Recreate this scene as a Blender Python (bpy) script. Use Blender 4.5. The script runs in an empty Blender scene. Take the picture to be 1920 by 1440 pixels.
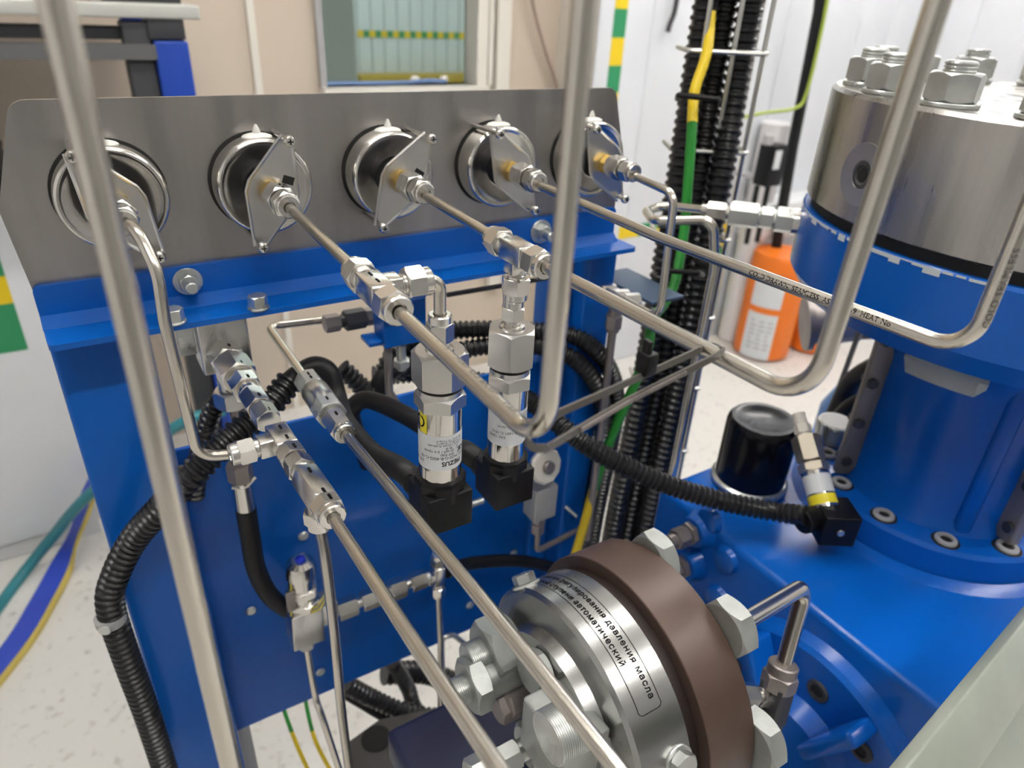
import bpy, math, random
from mathutils import Vector, Matrix
from math import sin, cos, pi, radians, tan, sqrt, atan2, hypot
random.seed(7)
scene = bpy.context.scene
COL = scene.collection

# ------------------------------------------------------------------ camera
FPX = 1321.1                                   # focal length in pixels of the 1920 x 1440 frame
CAM = Vector((0.0, -0.5, 1.2))
ROW = (Vector((0.8515374, -0.52210617, 0.04784554)),      # image right
       Vector((-0.21785136, -0.43535546, -0.87350238)),   # image down
       Vector((0.4768908, 0.73339673, -0.48446299)))      # view direction
cam_d = bpy.data.cameras.new('camera')
cam_d.sensor_width = 36.0
cam_d.lens = FPX / 1920 * 36
cam_d.clip_start = 0.01
cam_d.clip_end = 60
cam_d.dof.use_dof = True
cam_d.dof.focus_distance = 0.37
cam_d.dof.aperture_fstop = 9.5
cam = bpy.data.objects.new('camera', cam_d)
COL.objects.link(cam)
_m = Matrix((ROW[0], -ROW[1], -ROW[2])).transposed().to_4x4()
_m.translation = CAM
cam.matrix_world = _m
scene.camera = cam

# ------------------------------------------------------------------ world, exposure
world = bpy.data.worlds.new('world')
scene.world = world
world.use_nodes = True
world.node_tree.nodes['Background'].inputs[0].default_value = (0.8, 0.87, 1.0, 1)
world.node_tree.nodes['Background'].inputs[1].default_value = 0.3
scene.view_settings.view_transform = 'Standard'
scene.view_settings.look = 'None'
scene.view_settings.gamma = 1.0
scene.view_settings.use_curve_mapping = False
scene.view_settings.exposure = 0.0
scene.cycles.adaptive_threshold = 0.15
scene.cycles.adaptive_min_samples = 20
scene.cycles.diffuse_bounces = 3
scene.cycles.max_bounces = 6
LAMP_STRENGTH = 58.0
LAMP_COLOR = (1.0, 0.97, 0.92)


# ------------------------------------------------------------------ a point in the room seen at a pixel, on a known plane or at a known distance
def _ray(px, py):
    return ROW[0] * (px - 960) + ROW[1] * (py - 720) + ROW[2] * FPX


def Q(px, py, X=None, Y=None, Z=None, D=None):
    r = _ray(px, py)
    if X is not None: return CAM + r * ((X - CAM.x) / r.x)
    if Y is not None: return CAM + r * ((Y - CAM.y) / r.y)
    if Z is not None: return CAM + r * ((Z - CAM.z) / r.z)
    return CAM + r * (D / FPX)


# ------------------------------------------------------------------ materials
MATS = {}


def mat(name, col, rough=0.5, metal=0.0, noise=0.0, nscale=60.0, bump=0.0, bscale=200.0, stretch=None, col2=None, rvar=0.0,
        coat=0.0, spec=0.5, emit=None, estr=0.0, alpha=1.0, trans=0.0, sss=0.0, aniso=0.0, contrast=None):
    if name in MATS: return MATS[name]
    m = bpy.data.materials.new(name)
    m.use_nodes = True
    nt = m.node_tree
    b = nt.nodes['Principled BSDF']
    b.inputs['Base Color'].default_value = (*col, 1)
    b.inputs['Roughness'].default_value = rough
    b.inputs['Metallic'].default_value = metal
    b.inputs['Specular IOR Level'].default_value = spec
    b.inputs['Coat Weight'].default_value = coat
    b.inputs['Coat Roughness'].default_value = 0.08
    b.inputs['Transmission Weight'].default_value = trans
    b.inputs['Anisotropic'].default_value = aniso
    if sss:
        b.inputs['Subsurface Weight'].default_value = sss
        b.inputs['Subsurface Radius'].default_value = (0.004, 0.004, 0.004)
    if emit:
        b.inputs['Emission Color'].default_value = (*emit, 1)
        b.inputs['Emission Strength'].default_value = estr
    tc = nt.nodes.new('ShaderNodeTexCoord')
    mp = nt.nodes.new('ShaderNodeMapping')
    nt.links.new(tc.outputs['Object'], mp.inputs['Vector'])
    if stretch: mp.inputs['Scale'].default_value = stretch
    if noise or rvar:
        n = nt.nodes.new('ShaderNodeTexNoise')
        n.inputs['Scale'].default_value = nscale
        n.inputs['Detail'].default_value = 6
        nt.links.new(mp.outputs['Vector'], n.inputs['Vector'])
        rp = nt.nodes.new('ShaderNodeValToRGB')
        lo, hi = contrast or (0.3, 0.7)
        rp.color_ramp.elements[0].position = lo
        rp.color_ramp.elements[1].position = hi
        c2 = col2 or tuple(c * (1 - noise) for c in col)
        rp.color_ramp.elements[0].color = (*c2, 1)
        rp.color_ramp.elements[1].color = (*col, 1)
        nt.links.new(n.outputs['Fac'], rp.inputs['Fac'])
        if noise: nt.links.new(rp.outputs['Color'], b.inputs['Base Color'])
        if rvar:
            mr = nt.nodes.new('ShaderNodeMapRange')
            mr.inputs['From Min'].default_value = 0.3
            mr.inputs['From Max'].default_value = 0.7
            mr.inputs['To Min'].default_value = max(0.02, rough - rvar)
            mr.inputs['To Max'].default_value = rough + rvar
            nt.links.new(n.outputs['Fac'], mr.inputs['Value'])
            nt.links.new(mr.outputs['Result'], b.inputs['Roughness'])
    if bump:
        n2 = nt.nodes.new('ShaderNodeTexNoise')
        n2.inputs['Scale'].default_value = bscale
        n2.inputs['Detail'].default_value = 4
        nt.links.new(mp.outputs['Vector'], n2.inputs['Vector'])
        bp = nt.nodes.new('ShaderNodeBump')
        bp.inputs['Strength'].default_value = bump
        bp.inputs['Distance'].default_value = 0.001
        nt.links.new(n2.outputs['Fac'], bp.inputs['Height'])
        nt.links.new(bp.outputs['Normal'], b.inputs['Normal'])
    MATS[name] = m
    return m


STEEL = mat('stainless_tube', (0.68, 0.64, 0.57), 0.22, 1.0, noise=0.04, nscale=6)
FIT = mat('stainless_fitting', (0.76, 0.74, 0.70), 0.21, 1.0, noise=0.03, nscale=12)
MACH = mat('machined_steel', (0.66, 0.65, 0.63), 0.29, 1.0, noise=0.05, nscale=12)
POLISH = mat('polished_case_steel', (0.74, 0.72, 0.68), 0.13, 1.0, noise=0.04, nscale=10)
PANEL = mat('brushed_plate', (0.48, 0.46, 0.44), 0.36, 1.0, noise=0.28, nscale=14, rvar=0.08, stretch=(3.2, 1.0, 0.5), contrast=(0.25, 0.75))
ZINC = mat('zinc_plated', (0.66, 0.68, 0.66), 0.33, 0.85, noise=0.2, nscale=45, rvar=0.1)
DULLZ = mat('dull_zinc', (0.45, 0.47, 0.45), 0.42, 0.6, noise=0.22, nscale=60, rvar=0.1, bump=0.15, bscale=260)
HEADST = mat('turned_steel', (0.55, 0.53, 0.50), 0.3, 1.0, noise=0.3, nscale=9, rvar=0.08, stretch=(6, 6, 0.5), contrast=(0.3, 0.7))
ALU = mat('cast_aluminium', (0.44, 0.44, 0.43), 0.27, 0.95, noise=0.14, nscale=14, bump=0.03, bscale=300)
BLUE = mat('blue_paint', (0.002, 0.112, 0.50), 0.28, 0.0, noise=0.1, nscale=12, spec=0.35, bump=0.04, bscale=120)
BLUED = mat('blue_machine_paint', (0.002, 0.115, 0.54), 0.24, 0.0, noise=0.12, nscale=9, spec=0.4, bump=0.2, bscale=45)
BLUEB = mat('bench_blue', (0.006, 0.05, 0.36), 0.4)
BLACKP = mat('black_plastic', (0.006, 0.006, 0.008), 0.42, 0.0, noise=0.3, nscale=80, spec=0.28)
RUBBER = mat('black_rubber', (0.009, 0.009, 0.011), 0.5, 0.0, noise=0.3, nscale=40, spec=0.35)
CONDUIT = mat('black_conduit', (0.012, 0.012, 0.014), 0.3, 0.0)
DARK = mat('dark_recess', (0.01, 0.01, 0.01), 0.7)
INK = mat('black_ink', (0.008, 0.008, 0.009), 0.8, spec=0.1)
INKG = mat('grey_ink', (0.13, 0.125, 0.12), 0.5)
BRASS = mat('brass', (0.78, 0.52, 0.14), 0.25, 1.0, noise=0.12, nscale=60)
SILICONE = mat('white_silicone', (0.74, 0.73, 0.69), 0.45, 0.0, sss=0.2)
BROWN = mat('brown_anodised', (0.105, 0.066, 0.052), 0.40, 0.15, noise=0.2, nscale=25, rvar=0.06, bump=0.05)
GASKET = mat('dark_brown_gasket', (0.022, 0.013, 0.011), 0.5)
LABEL = mat('label_paper', (0.72, 0.74, 0.76), 0.45)
YELLOW = mat('yellow_sticker', (0.85, 0.72, 0.03), 0.45)
WHITEW = mat('white_wall_panel', (0.80, 0.82, 0.86), 0.42, noise=0.04, nscale=3)
WHITEC = mat('white_cabinet_paint', (0.80, 0.81, 0.82), 0.4, noise=0.04, nscale=5)
BEIGE = mat('beige_wall', (0.64, 0.545, 0.44), 0.5, noise=0.05, nscale=2.5)
CREAM = mat('cream_frame', (0.80, 0.76, 0.68), 0.4)
FARW = mat('far_wall', (0.70, 0.77, 0.76), 0.5, noise=0.06, nscale=4, stretch=(8, 1, 0.3))
GREENW = mat('pale_green_leaf', (0.66, 0.71, 0.63), 0.5)
FLOOR = mat('speckled_floor', (0.74, 0.72, 0.68), 0.42, noise=0.3, nscale=55, contrast=(0.24, 0.42), col2=(0.50, 0.47, 0.43), bump=0.05, bscale=60)
FARFLOOR = mat('far_floor', (0.6, 0.6, 0.58), 0.4)
CEIL = mat('ceiling_white', (0.82, 0.82, 0.82), 0.6)
TAPEG = mat('green_tape', (0.03, 0.30, 0.12), 0.4)
TAPEY = mat('yellow_tape', (0.86, 0.62, 0.01), 0.4)
FARY = mat('yellow_floor_paint', (0.55, 0.38, 0.04), 0.5)
ORANGE = mat('orange_paint', (0.83, 0.19, 0.015), 0.35)
GREYP = mat('grey_paint', (0.42, 0.42, 0.42), 0.45)
GREYD = mat('dark_grey_steel', (0.06, 0.06, 0.065), 0.45, 0.3)
SKID = mat('grey_skid_steel', (0.10, 0.095, 0.09), 0.5, 0.2, noise=0.3, nscale=20)
NAVY = mat('navy_paint', (0.02, 0.025, 0.07), 0.35, 0.0, noise=0.3, nscale=18)
BENCHT = mat('bench_top_edge', (0.52, 0.52, 0.48), 0.5)
BROWNBOX = mat('cardboard', (0.35, 0.22, 0.12), 0.7)
TEALH = mat('teal_hose', (0.03, 0.22, 0.26), 0.35)
BLUEH = mat('blue_flat_hose', (0.03, 0.07, 0.50), 0.4)
HOSEY = mat('yellow_stripe', (0.58, 0.45, 0.1), 0.5)
GREENWIRE = mat('green_wire', (0.02, 0.24, 0.03), 0.35)
YELWIRE = mat('yellow_wire', (0.80, 0.58, 0.02), 0.35)
MESHW = mat('galvanised_wire', (0.60, 0.60, 0.57), 0.32, 0.9)
BLUECAP = mat('blue_seal', (0.01, 0.04, 0.65), 0.35)
SEALY = mat('yellow_seal_wire', (0.60, 0.52, 0.08), 0.4)
GLASSG = mat('pale_film_board', (0.36, 0.39, 0.33), 0.25, noise=0.2, nscale=14, coat=0.3)
STICK = mat('old_sticker', (0.50, 0.54, 0.52), 0.5, noise=0.1, nscale=60)
TIE = mat('grey_cable_tie', (0.09, 0.083, 0.075), 0.35)
PINKST = mat('oily_steel', (0.36, 0.32, 0.31), 0.4, 0.7, noise=0.25, nscale=40)
BLUECLOTH = mat('faded_blue', (0.16, 0.26, 0.48), 0.6)
PIPEW = mat('white_pipe', (0.78, 0.76, 0.76), 0.35)
LAMPF = mat('added_hall_lamp', (0.9, 0.9, 0.9), 0.5, emit=(0.93, 1.0, 0.98), estr=9.0)
LAMPM = mat('lamp_diffuser', (0.9, 0.9, 0.9), 0.5, emit=LAMP_COLOR, estr=LAMP_STRENGTH)
GLASS = mat('window_glass', (0.9, 0.95, 0.93), 0.02, trans=1.0)
CHIP = mat('scraped_primer', (0.62, 0.68, 0.72), 0.5)


# ------------------------------------------------------------------ mesh kit
def perp(a):
    a = a.normalized()
    u = Vector((0, 0, 1)) if abs(a.z) < 0.9 else Vector((1, 0, 0))
    e1 = a.cross(u).normalized()
    return e1, e1.cross(a).normalized()


def fillet(pts, R, seg=8):
    pts = [Vector(p) for p in pts]
    out = [pts[0]]
    for i in range(1, len(pts) - 1):
        r = R[i - 1] if isinstance(R, (list, tuple)) else R
        a, b, c = pts[i - 1], pts[i], pts[i + 1]
        d1 = (a - b).normalized(); d2 = (c - b).normalized()
        ang = d1.angle(d2)
        if r <= 0 or ang > 3.05:
            out.append(b); continue
        t = min(r / tan(ang / 2), 0.48 * (a - b).length if i > 1 else 0.95 * (a - b).length,
                0.48 * (c - b).length if i < len(pts) - 2 else 0.95 * (c - b).length)
        rr = t * tan(ang / 2)
        ctr = b + (d1 + d2).normalized() * (rr / sin(ang / 2))
        p0, p1 = b + d1 * t, b + d2 * t
        v0, v1 = p0 - ctr, p1 - ctr
        sweep = v0.angle(v1)
        for k in range(seg + 1):
            s = k / seg
            if sweep < 1e-4:
                out.append(p0.lerp(p1, s)); continue
            out.append(ctr + (v0 * sin((1 - s) * sweep) + v1 * sin(s * sweep)) / sin(sweep))
    out.append(pts[-1])
    return out


def spline(pts, n=10):
    P = [Vector(p) for p in pts]
    P = [P[0] * 2 - P[1]] + P + [P[-1] * 2 - P[-2]]
    out = []
    for i in range(1, len(P) - 2):
        for k in range(n):
            t = k / n
            a, b, c, d = P[i - 1], P[i], P[i + 1], P[i + 2]
            out.append(0.5 * ((2 * b) + (c - a) * t + (2 * a - 5 * b + 4 * c - d) * t * t + (3 * b - a - 3 * c + d) * t ** 3))
    out.append(P[-2])
    return out


def resample(path, step):
    out = [path[0].copy()]
    acc = 0.0
    for a, b in zip(path, path[1:]):
        L = (b - a).length
        if L < 1e-9: continue
        s = step - acc
        while s <= L:
            out.append(a.lerp(b, s / L)); s += step
        acc = (acc + L) % step
    return out


class MB:
    def __init__(self):
        self.v, self.f = [], []

    def add(self, v, f):
        o = len(self.v)
        self.v += [Vector(p) for p in v]
        self.f += [tuple(i + o for i in q) for q in f]
        return self

    def lathe(self, O, A, prof, n=28, cap=True):
        O, A = Vector(O), Vector(A).normalized()
        e1, e2 = perp(A)
        v, f = [], []
        for t, r in prof:
            for k in range(n):
                a = 2 * pi * k / n
                v.append(O + A * t + (e1 * cos(a) + e2 * sin(a)) * r)
        for i in range(len(prof) - 1):
            for k in range(n):
                k2 = (k + 1) % n
                f.append((i * n + k, i * n + k2, (i + 1) * n + k2, (i + 1) * n + k))
        if cap:
            f.append(tuple(range(n - 1, -1, -1)))
            f.append(tuple((len(prof) - 1) * n + k for k in range(n)))
        return self.add(v, f)

    def cyl(self, O, A, t0, t1, r, ch=0.0, n=28):
        if ch:
            return self.lathe(O, A, [(t0, r - ch), (t0 + ch, r), (t1 - ch, r), (t1, r - ch)], n)
        return self.lathe(O, A, [(t0, r), (t1, r)], n)

    def hex(self, O, A, t0, t1, af, c0=True, c1=True, rot=0.0, n=36, up=None):
        O, A = Vector(O), Vector(A).normalized()
        if up is not None:
            e1 = (Vector(up) - A * Vector(up).dot(A)).normalized(); e2 = A.cross(e1)
        else:
            e1, e2 = perp(A)
        v, f = [], []
        rc = af / 2 * 0.975
        rows = []
        for end, t, c, s in ((0, t0, c0, 1), (1, t1, c1, -1)):
            ra, rb = [], []
            for k in range(n):
                a = 2 * pi * k / n
                h = (af / 2) / cos(((a + pi / 6) % (pi / 3)) - pi / 6)
                d = e1 * cos(a + rot) + e2 * sin(a + rot)
                ra.append(O + A * t + d * (rc if c else h))
                rb.append(O + A * (t + (s * (h - rc) * 0.7 if c else 0)) + d * h)
            rows.append((ra, rb))
        v = rows[0][0] + rows[0][1] + rows[1][1] + rows[1][0]
        for i in range(3):
            for k in range(n):
                k2 = (k + 1) % n
                f.append((i * n + k, i * n + k2, (i + 1) * n + k2, (i + 1) * n + k))
        f.append(tuple(range(n - 1, -1, -1)))
        f.append(tuple(3 * n + k for k in range(n)))
        return self.add(v, f)

    def obox(self, c, ex, ey, ez):
        c, ex, ey, ez = map(Vector, (c, ex, ey, ez))
        v = [c + ex * x + ey * y + ez * z for x in (-1, 1) for y in (-1, 1) for z in (-1, 1)]
        f = [(0, 1, 3, 2), (4, 6, 7, 5), (0, 4, 5, 1), (2, 3, 7, 6), (0, 2, 6, 4), (1, 5, 7, 3)]
        if ex.cross(ey).dot(ez) < 0: f = [q[::-1] for q in f]
        return self.add(v, f)

    def box(self, x0, x1, y0, y1, z0, z1):
        return self.obox(((x0 + x1) / 2, (y0 + y1) / 2, (z0 + z1) / 2), ((x1 - x0) / 2, 0, 0), (0, (y1 - y0) / 2, 0), (0, 0, (z1 - z0) / 2))

    def bbox(self, x0, x1, y0, y1, z0, z1, b):
        """box with chamfered edges"""
        c = Vector(((x0 + x1) / 2, (y0 + y1) / 2, (z0 + z1) / 2))
        return self.cbox(c, Vector(((x1 - x0) / 2, 0, 0)), Vector((0, (y1 - y0) / 2, 0)), Vector((0, 0, (z1 - z0) / 2)), b)

    def cbox(self, c, ex, ey, ez, b):
        import bmesh
        bm = bmesh.new()
        t = MB().obox(c, ex, ey, ez)
        vs = [bm.verts.new(p) for p in t.v]
        for q in t.f: bm.faces.new([vs[i] for i in q])
        bmesh.ops.bevel(bm, geom=list(bm.edges), offset=b, segments=3, profile=0.5, affect='EDGES')
        bm.verts.index_update()
        self.add([v.co.copy() for v in bm.verts], [tuple(v.index for v in fc.verts) for fc in bm.faces])
        bm.free()
        return self

    def prism(self, poly, O, ex, ey, en, h):
        O, ex, ey, en = map(Vector, (O, ex, ey, en))
        n = len(poly)
        v = [O + ex * a + ey * b for a, b in poly] + [O + ex * a + ey * b + en * h for a, b in poly]
        f = [tuple(range(n - 1, -1, -1)), tuple(range(n, 2 * n))] + [(i, (i + 1) % n, n + (i + 1) % n, n + i) for i in range(n)]
        if ex.cross(ey).dot(en) * h < 0: f = [q[::-1] for q in f]
        return self.add(v, f)

    def tube(self, path, r, n=14, cap=True, closed=False):
        path = [Vector(p) for p in path]
        q = [path[0]]
        rr = [r[0]] if isinstance(r, list) else None
        for i, p in enumerate(path[1:], 1):
            if (p - q[-1]).length > 1e-7:
                q.append(p)
                if rr is not None: rr.append(r[i])
        path = q
        m = len(path)
        v, f = [], []
        T = [(path[min(i + 1, m - 1)] - path[max(i - 1, 0)]).normalized() for i in range(m)]
        e1, e2 = perp(T[0])
        for i in range(m):
            if i:
                e1 = (e1 - T[i] * e1.dot(T[i]))
                if e1.length < 1e-6: e1 = perp(T[i])[0]
                e1.normalize(); e2 = T[i].cross(e1)
            else:
                e2 = T[0].cross(e1)
            rad = rr[i] if rr is not None else r
            for k in range(n):
                a = 2 * pi * k / n
                v.append(path[i] + (e1 * cos(a) + e2 * sin(a)) * rad)
        for i in range(m - 1):
            for k in range(n):
                k2 = (k + 1) % n
                f.append((i * n + k, i * n + k2, (i + 1) * n + k2, (i + 1) * n + k))
        if cap:
            f.append(tuple(range(n - 1, -1, -1)))
            f.append(tuple((m - 1) * n + k for k in range(n)))
        return self.add(v, f)

    def corr(self, path, r, pitch=0.0038, depth=0.0016, n=16):
        p = resample(path, pitch / 4)
        pat = (r, r, r - depth, r - depth)
        return self.tube(p, [pat[i % 4] for i in range(len(p))], n)

    def ball(self, c, r, sq=(1, 1, 1), n=16):
        c = Vector(c)
        v, f = [], []
        m = n // 2
        for i in range(m + 1):
            th = pi * i / m
            for k in range(n):
                a = 2 * pi * k / n
                v.append(c + Vector((sin(th) * cos(a) * sq[0], sin(th) * sin(a) * sq[1], cos(th) * sq[2])) * r)
        for i in range(m):
            for k in range(n):
                k2 = (k + 1) % n
                f.append((i * n + k, (i + 1) * n + k, (i + 1) * n + k2, i * n + k2))
        return self.add(v, f)

    def build(self, name, m, parent=None, smooth=True, ang=32, label=None):
        off = Vector((0, 0, 0))
        if parent is not None:
            p = parent
            while p is not None:
                off += p.location; p = p.parent
            loc = None
        else:
            xs = [p.x for p in self.v]; ys = [p.y for p in self.v]; zs = [p.z for p in self.v]
            off = Vector(((min(xs) + max(xs)) / 2, (min(ys) + max(ys)) / 2, min(zs)))
        me = bpy.data.meshes.new(name)
        me.from_pydata([p - off for p in self.v], [], self.f)
        me.validate()
        import bmesh
        bm = bmesh.new(); bm.from_mesh(me)
        bmesh.ops.remove_doubles(bm, verts=bm.verts, dist=1e-7)
        bmesh.ops.recalc_face_normals(bm, faces=bm.faces)
        bm.to_mesh(me); bm.free()
        if smooth:
            me.shade_smooth()
            me.set_sharp_from_angle(angle=radians(ang))
        me.materials.append(m)
        o = bpy.data.objects.new(name, me)
        COL.objects.link(o)
        if parent is not None: o.parent = parent
        else: o.location = off
        if label: o['label'] = label
        return o


def thing(name, loc, label, cat, group=None, kind=None):
    o = bpy.data.objects.new(name, None)
    o.empty_display_size = 0.02
    COL.objects.link(o)
    o.location = Vector(loc)
    if kind: o['kind'] = kind
    if label: o['label'] = label
    if cat: o['category'] = cat
    if group: o['group'] = group
    return o


def tag(o, label, cat, group=None):
    o['label'] = label; o['category'] = cat
    if group: o['group'] = group
    return o


def structure(o, label=None, cat=None):
    o['kind'] = 'structure'
    if label: o['label'] = label
    if cat: o['category'] = cat
    return o


GLYPHS = {}


def _glyph_mesh(body):
    cu = bpy.data.curves.new('txt', 'FONT')
    cu.body = body; cu.size = 1.0; cu.resolution_u = 3
    ob = bpy.data.objects.new('txt', cu)
    COL.objects.link(ob)
    dg = bpy.context.evaluated_depsgraph_get()
    me = bpy.data.meshes.new_from_object(ob.evaluated_get(dg))
    v = [(p.co.x, p.co.y) for p in me.vertices]
    f = [tuple(p.vertices) for p in me.polygons]
    bpy.data.objects.remove(ob); bpy.data.curves.remove(cu); bpy.data.meshes.remove(me)
    return v, f


def glyph(ch):
    """outline and advance width of one character at size 1"""
    if ch not in GLYPHS:
        bar = max(a for a, b in _glyph_mesh('l')[0])
        adv = max(a for a, b in _glyph_mesh(ch + 'l')[0]) - bar
        v, f = _glyph_mesh(ch) if ch != ' ' else ([], [])
        if ch in 'нН':                               # two stems and a bar
            xs, ys = [a for a, b in v], [b for a, b in v]
            x0, x1, y1, w = min(xs), max(xs), max(ys), (max(xs) - min(xs)) * 0.19
            v, f = [], []
            for a0, a1, b0, b1 in ((x0, x0 + w, 0, y1), (x1 - w, x1, 0, y1), (x0 + w, x1 - w, y1 * 0.44, y1 * 0.60)):
                f.append(tuple(range(len(v), len(v) + 4)))
                v += [(a0, b0), (a1, b0), (a1, b1), (a0, b1)]
        GLYPHS[ch] = (v, f, adv)
    return GLYPHS[ch]


def text2d(body, size, bold=0.0, spacing=1.0):
    V_, F_, x = [], [], 0.0
    for ch in body:
        v, f, adv = glyph(ch)
        o = len(V_)
        V_ += [((a + x) * size, b * size) for a, b in v]
        F_ += [tuple(k + o for k in q) for q in f]
        x += adv + (spacing - 1) * 0.56
    return V_, F_


def text_on(mb, body, size, fn, bold=0.0, spacing=1.0):
    v, f = text2d(body, size, bold, spacing)
    for du, dv in (((0, 0),) if not bold else ((-bold, 0), (bold, 0), (0, bold), (0, -bold))):
        mb.add([fn(a + du, b + dv) for a, b in v], f)
    return max((a for a, b in v), default=0)


V = Vector
XA, YA, ZA = V((1, 0, 0)), V((0, 1, 0)), V((0, 0, 1))

# =================================================================== ROOM
ROOM_X0, ROOM_X1, ROOM_Y0, ROOM_Y1, ROOM_H = -1.7, 3.0, -2.4, 1.5, 2.5
WALLW_Y = 1.3
CORNER_X = 1.40
fl = MB().box(ROOM_X0, ROOM_X1, ROOM_Y0, ROOM_Y1 + 0.1, -0.05, 0).build('floor', FLOOR, smooth=False)
structure(fl, 'pale grey speckled linoleum floor', 'floor')
ce = MB().box(ROOM_X0, ROOM_X1, ROOM_Y0, ROOM_Y1 + 0.1, ROOM_H, ROOM_H + 0.05).build('ceiling', CEIL, smooth=False)
structure(ce, 'white ceiling', 'ceiling')
# back wall with the window opening
WX0, WX1, WZ0, WZ1 = 0.647, 1.106, 0.955, 1.95
wb = MB()
wb.box(ROOM_X0, WX0, 1.5, 1.56, 0, ROOM_H)
wb.box(WX1, CORNER_X + 0.1, 1.5, 1.56, 0, ROOM_H)
wb.box(WX0, WX1, 1.5, 1.56, 0, WZ0)
wb.box(WX0, WX1, 1.5, 1.56, WZ1, ROOM_H)
wbo = structure(wb.build('wall_back', BEIGE, smooth=False), 'beige wall behind the gauge panel', 'wall')
for xs in (0.30, 0.475):                        # joint strips of the beige wall
    MB().box(xs - 0.009, xs + 0.009, 1.492, 1.5, 0, ROOM_H).build('joint_strip', CREAM, wbo, smooth=False)
# window frame
w1 = thing('window_1', ((WX0 + WX1) / 2, 1.5, WZ0), 'interior window with cream frame in the beige wall', 'window', kind='structure')
MB().box(WX1 - 0.004, WX1 + 0.03, 1.475, 1.56, WZ0, WZ1).build('window_frame', CREAM, w1, smooth=False)
MB().box(WX1 + 0.037, WX1 + 0.052, 1.48, 1.5, WZ0, WZ1).build('frame_strip', CREAM, w1, smooth=False)
MB().box(WX1 + 0.06, WX1 + 0.105, 1.47, 1.5, 0.3, WZ1).build('frame_strip', CREAM, w1, smooth=False)
MB().box(WX0 - 0.012, WX0 + 0.004, 1.485, 1.56, WZ0, WZ1).build('window_frame', GREYP, w1, smooth=False)
MB().box(WX0 - 0.012, WX1 + 0.03, 1.46, 1.56, WZ0 - 0.03, WZ0).build('window_sill', CREAM, w1, smooth=False)
MB().box(WX0, WX1, 1.545, 1.548, WZ0, WZ1).build('pane', GLASS, w1, smooth=False)
# white ribbed wall, right of the beige one
wr = thing('wall_right_back', (2.2, WALLW_Y, 0), 'white sandwich-panel wall with upright ribs behind the cable tray', 'wall', kind='structure')
MB().box(CORNER_X, ROOM_X1, WALLW_Y + 0.004, WALLW_Y + 0.06, 0, ROOM_H).build('wall_core', WHITEW, wr, smooth=False)
MB().box(CORNER_X, CORNER_X + 0.02, WALLW_Y + 0.01, 1.5, 0, ROOM_H).build('wall_return', CREAM, wr, smooth=False)
x = CORNER_X
while x < ROOM_X1 - 0.02:
    MB().bbox(x + 0.0012, min(x + 0.1988, ROOM_X1), WALLW_Y, WALLW_Y + 0.014, 0, ROOM_H, 0.003).build('wall_panel', WHITEW, wr)
    x += 0.2
ws = thing('wall_right', (ROOM_X1, -0.5, 0), 'white sandwich-panel side wall behind the compressor', 'wall', kind='structure')
MB().box(ROOM_X1 + 0.004, ROOM_X1 + 0.06, ROOM_Y0, WALLW_Y + 0.05, 0, ROOM_H).build('wall_core', WHITEW, ws, smooth=False)
y = WALLW_Y
while y > ROOM_Y0 + 0.02:
    MB().bbox(ROOM_X1, ROOM_X1 + 0.014, max(y - 0.1988, ROOM_Y0), y - 0.0012, 0, ROOM_H, 0.003).build('wall_panel', WHITEW, ws)
    y -= 0.2
structure(MB().box(ROOM_X0 - 0.06, ROOM_X0, ROOM_Y0, 1.56, 0, ROOM_H).build('wall_left', WHITEC, smooth=False), 'white wall on the left side', 'wall')
structure(MB().box(ROOM_X0, ROOM_X1, ROOM_Y0 - 0.06, ROOM_Y0, 0, ROOM_H).build('wall_front', mat('grey_wall', (0.3, 0.3, 0.3), 0.6), smooth=False), 'grey wall facing the machine', 'wall')
# room beyond the window
structure(MB().box(0.2, 9, 1.6, 9.6, -0.05, 0).build('floor_far', FARFLOOR, smooth=False), 'grey floor of the hall beyond the window', 'floor')
structure(MB().box(0.2, 9, 1.6, 9.6, 3.4, 3.45).build('ceiling_far', CEIL, smooth=False), 'ceiling of the hall beyond the window', 'ceiling')
wf = thing('wall_far', (4.6, 9.5, 0), 'pale ribbed wall at the far end beyond the window', 'wall', kind='structure')
MB().box(0.2, 9, 9.52, 9.6, 0, 3.4).build('wall_core', FARW, wf, smooth=False)
for i in range(26):
    x0 = 2.6 + i * 0.19
    MB().box(x0 + 0.01, x0 + 0.18, 9.49, 9.52, 0, 3.4).build('wall_panel', FARW, wf, smooth=False)
structure(MB().box(0.14, 0.2, 1.6, 9.6, 0, 3.4).build('wall_far_left', FARW, smooth=False), 'left wall of the hall beyond the window', 'wall')
structure(MB().box(9, 9.06, 1.6, 9.6, 0, 3.4).build('wall_far_right', FARW, smooth=False), 'right wall of the hall beyond the window', 'wall')
structure(MB().box(ROOM_X1, 9, 1.56, 1.6, 0, 3.4).build('wall_far_front', FARW, smooth=False), 'near wall of the hall beyond the window', 'wall')
pa = Q(607, 60, Y=3.2); pb = Q(666, 60, Y=3.2)
structure(MB().bbox(pa.x - 0.5, pb.x, 3.2, 3.26, 0, 2.4, 0.004).build('door_1', GREENW), 'pale green door leaf seen through the window', 'door')


# green and yellow marking tape
def tape(name, a, b, up, w, seg, label, nrm, start=0, group=None):
    a, b, up, nrm = V(a), V(b), V(up), V(nrm)
    L = (b - a).length; d = (b - a) / L
    n = max(1, round(L / seg)); s = L / n
    t = thing(name, a, label, 'marking tape', group)
    for i in range(n):
        c = a + d * (s * (i + .5)) + nrm * 0.0006
        MB().obox(c, d * (s / 2), up * (w / 2), nrm * 0.0004).build('tape_segment', (TAPEG, TAPEY)[(i + start) % 2], t, smooth=False)
    return t


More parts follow.
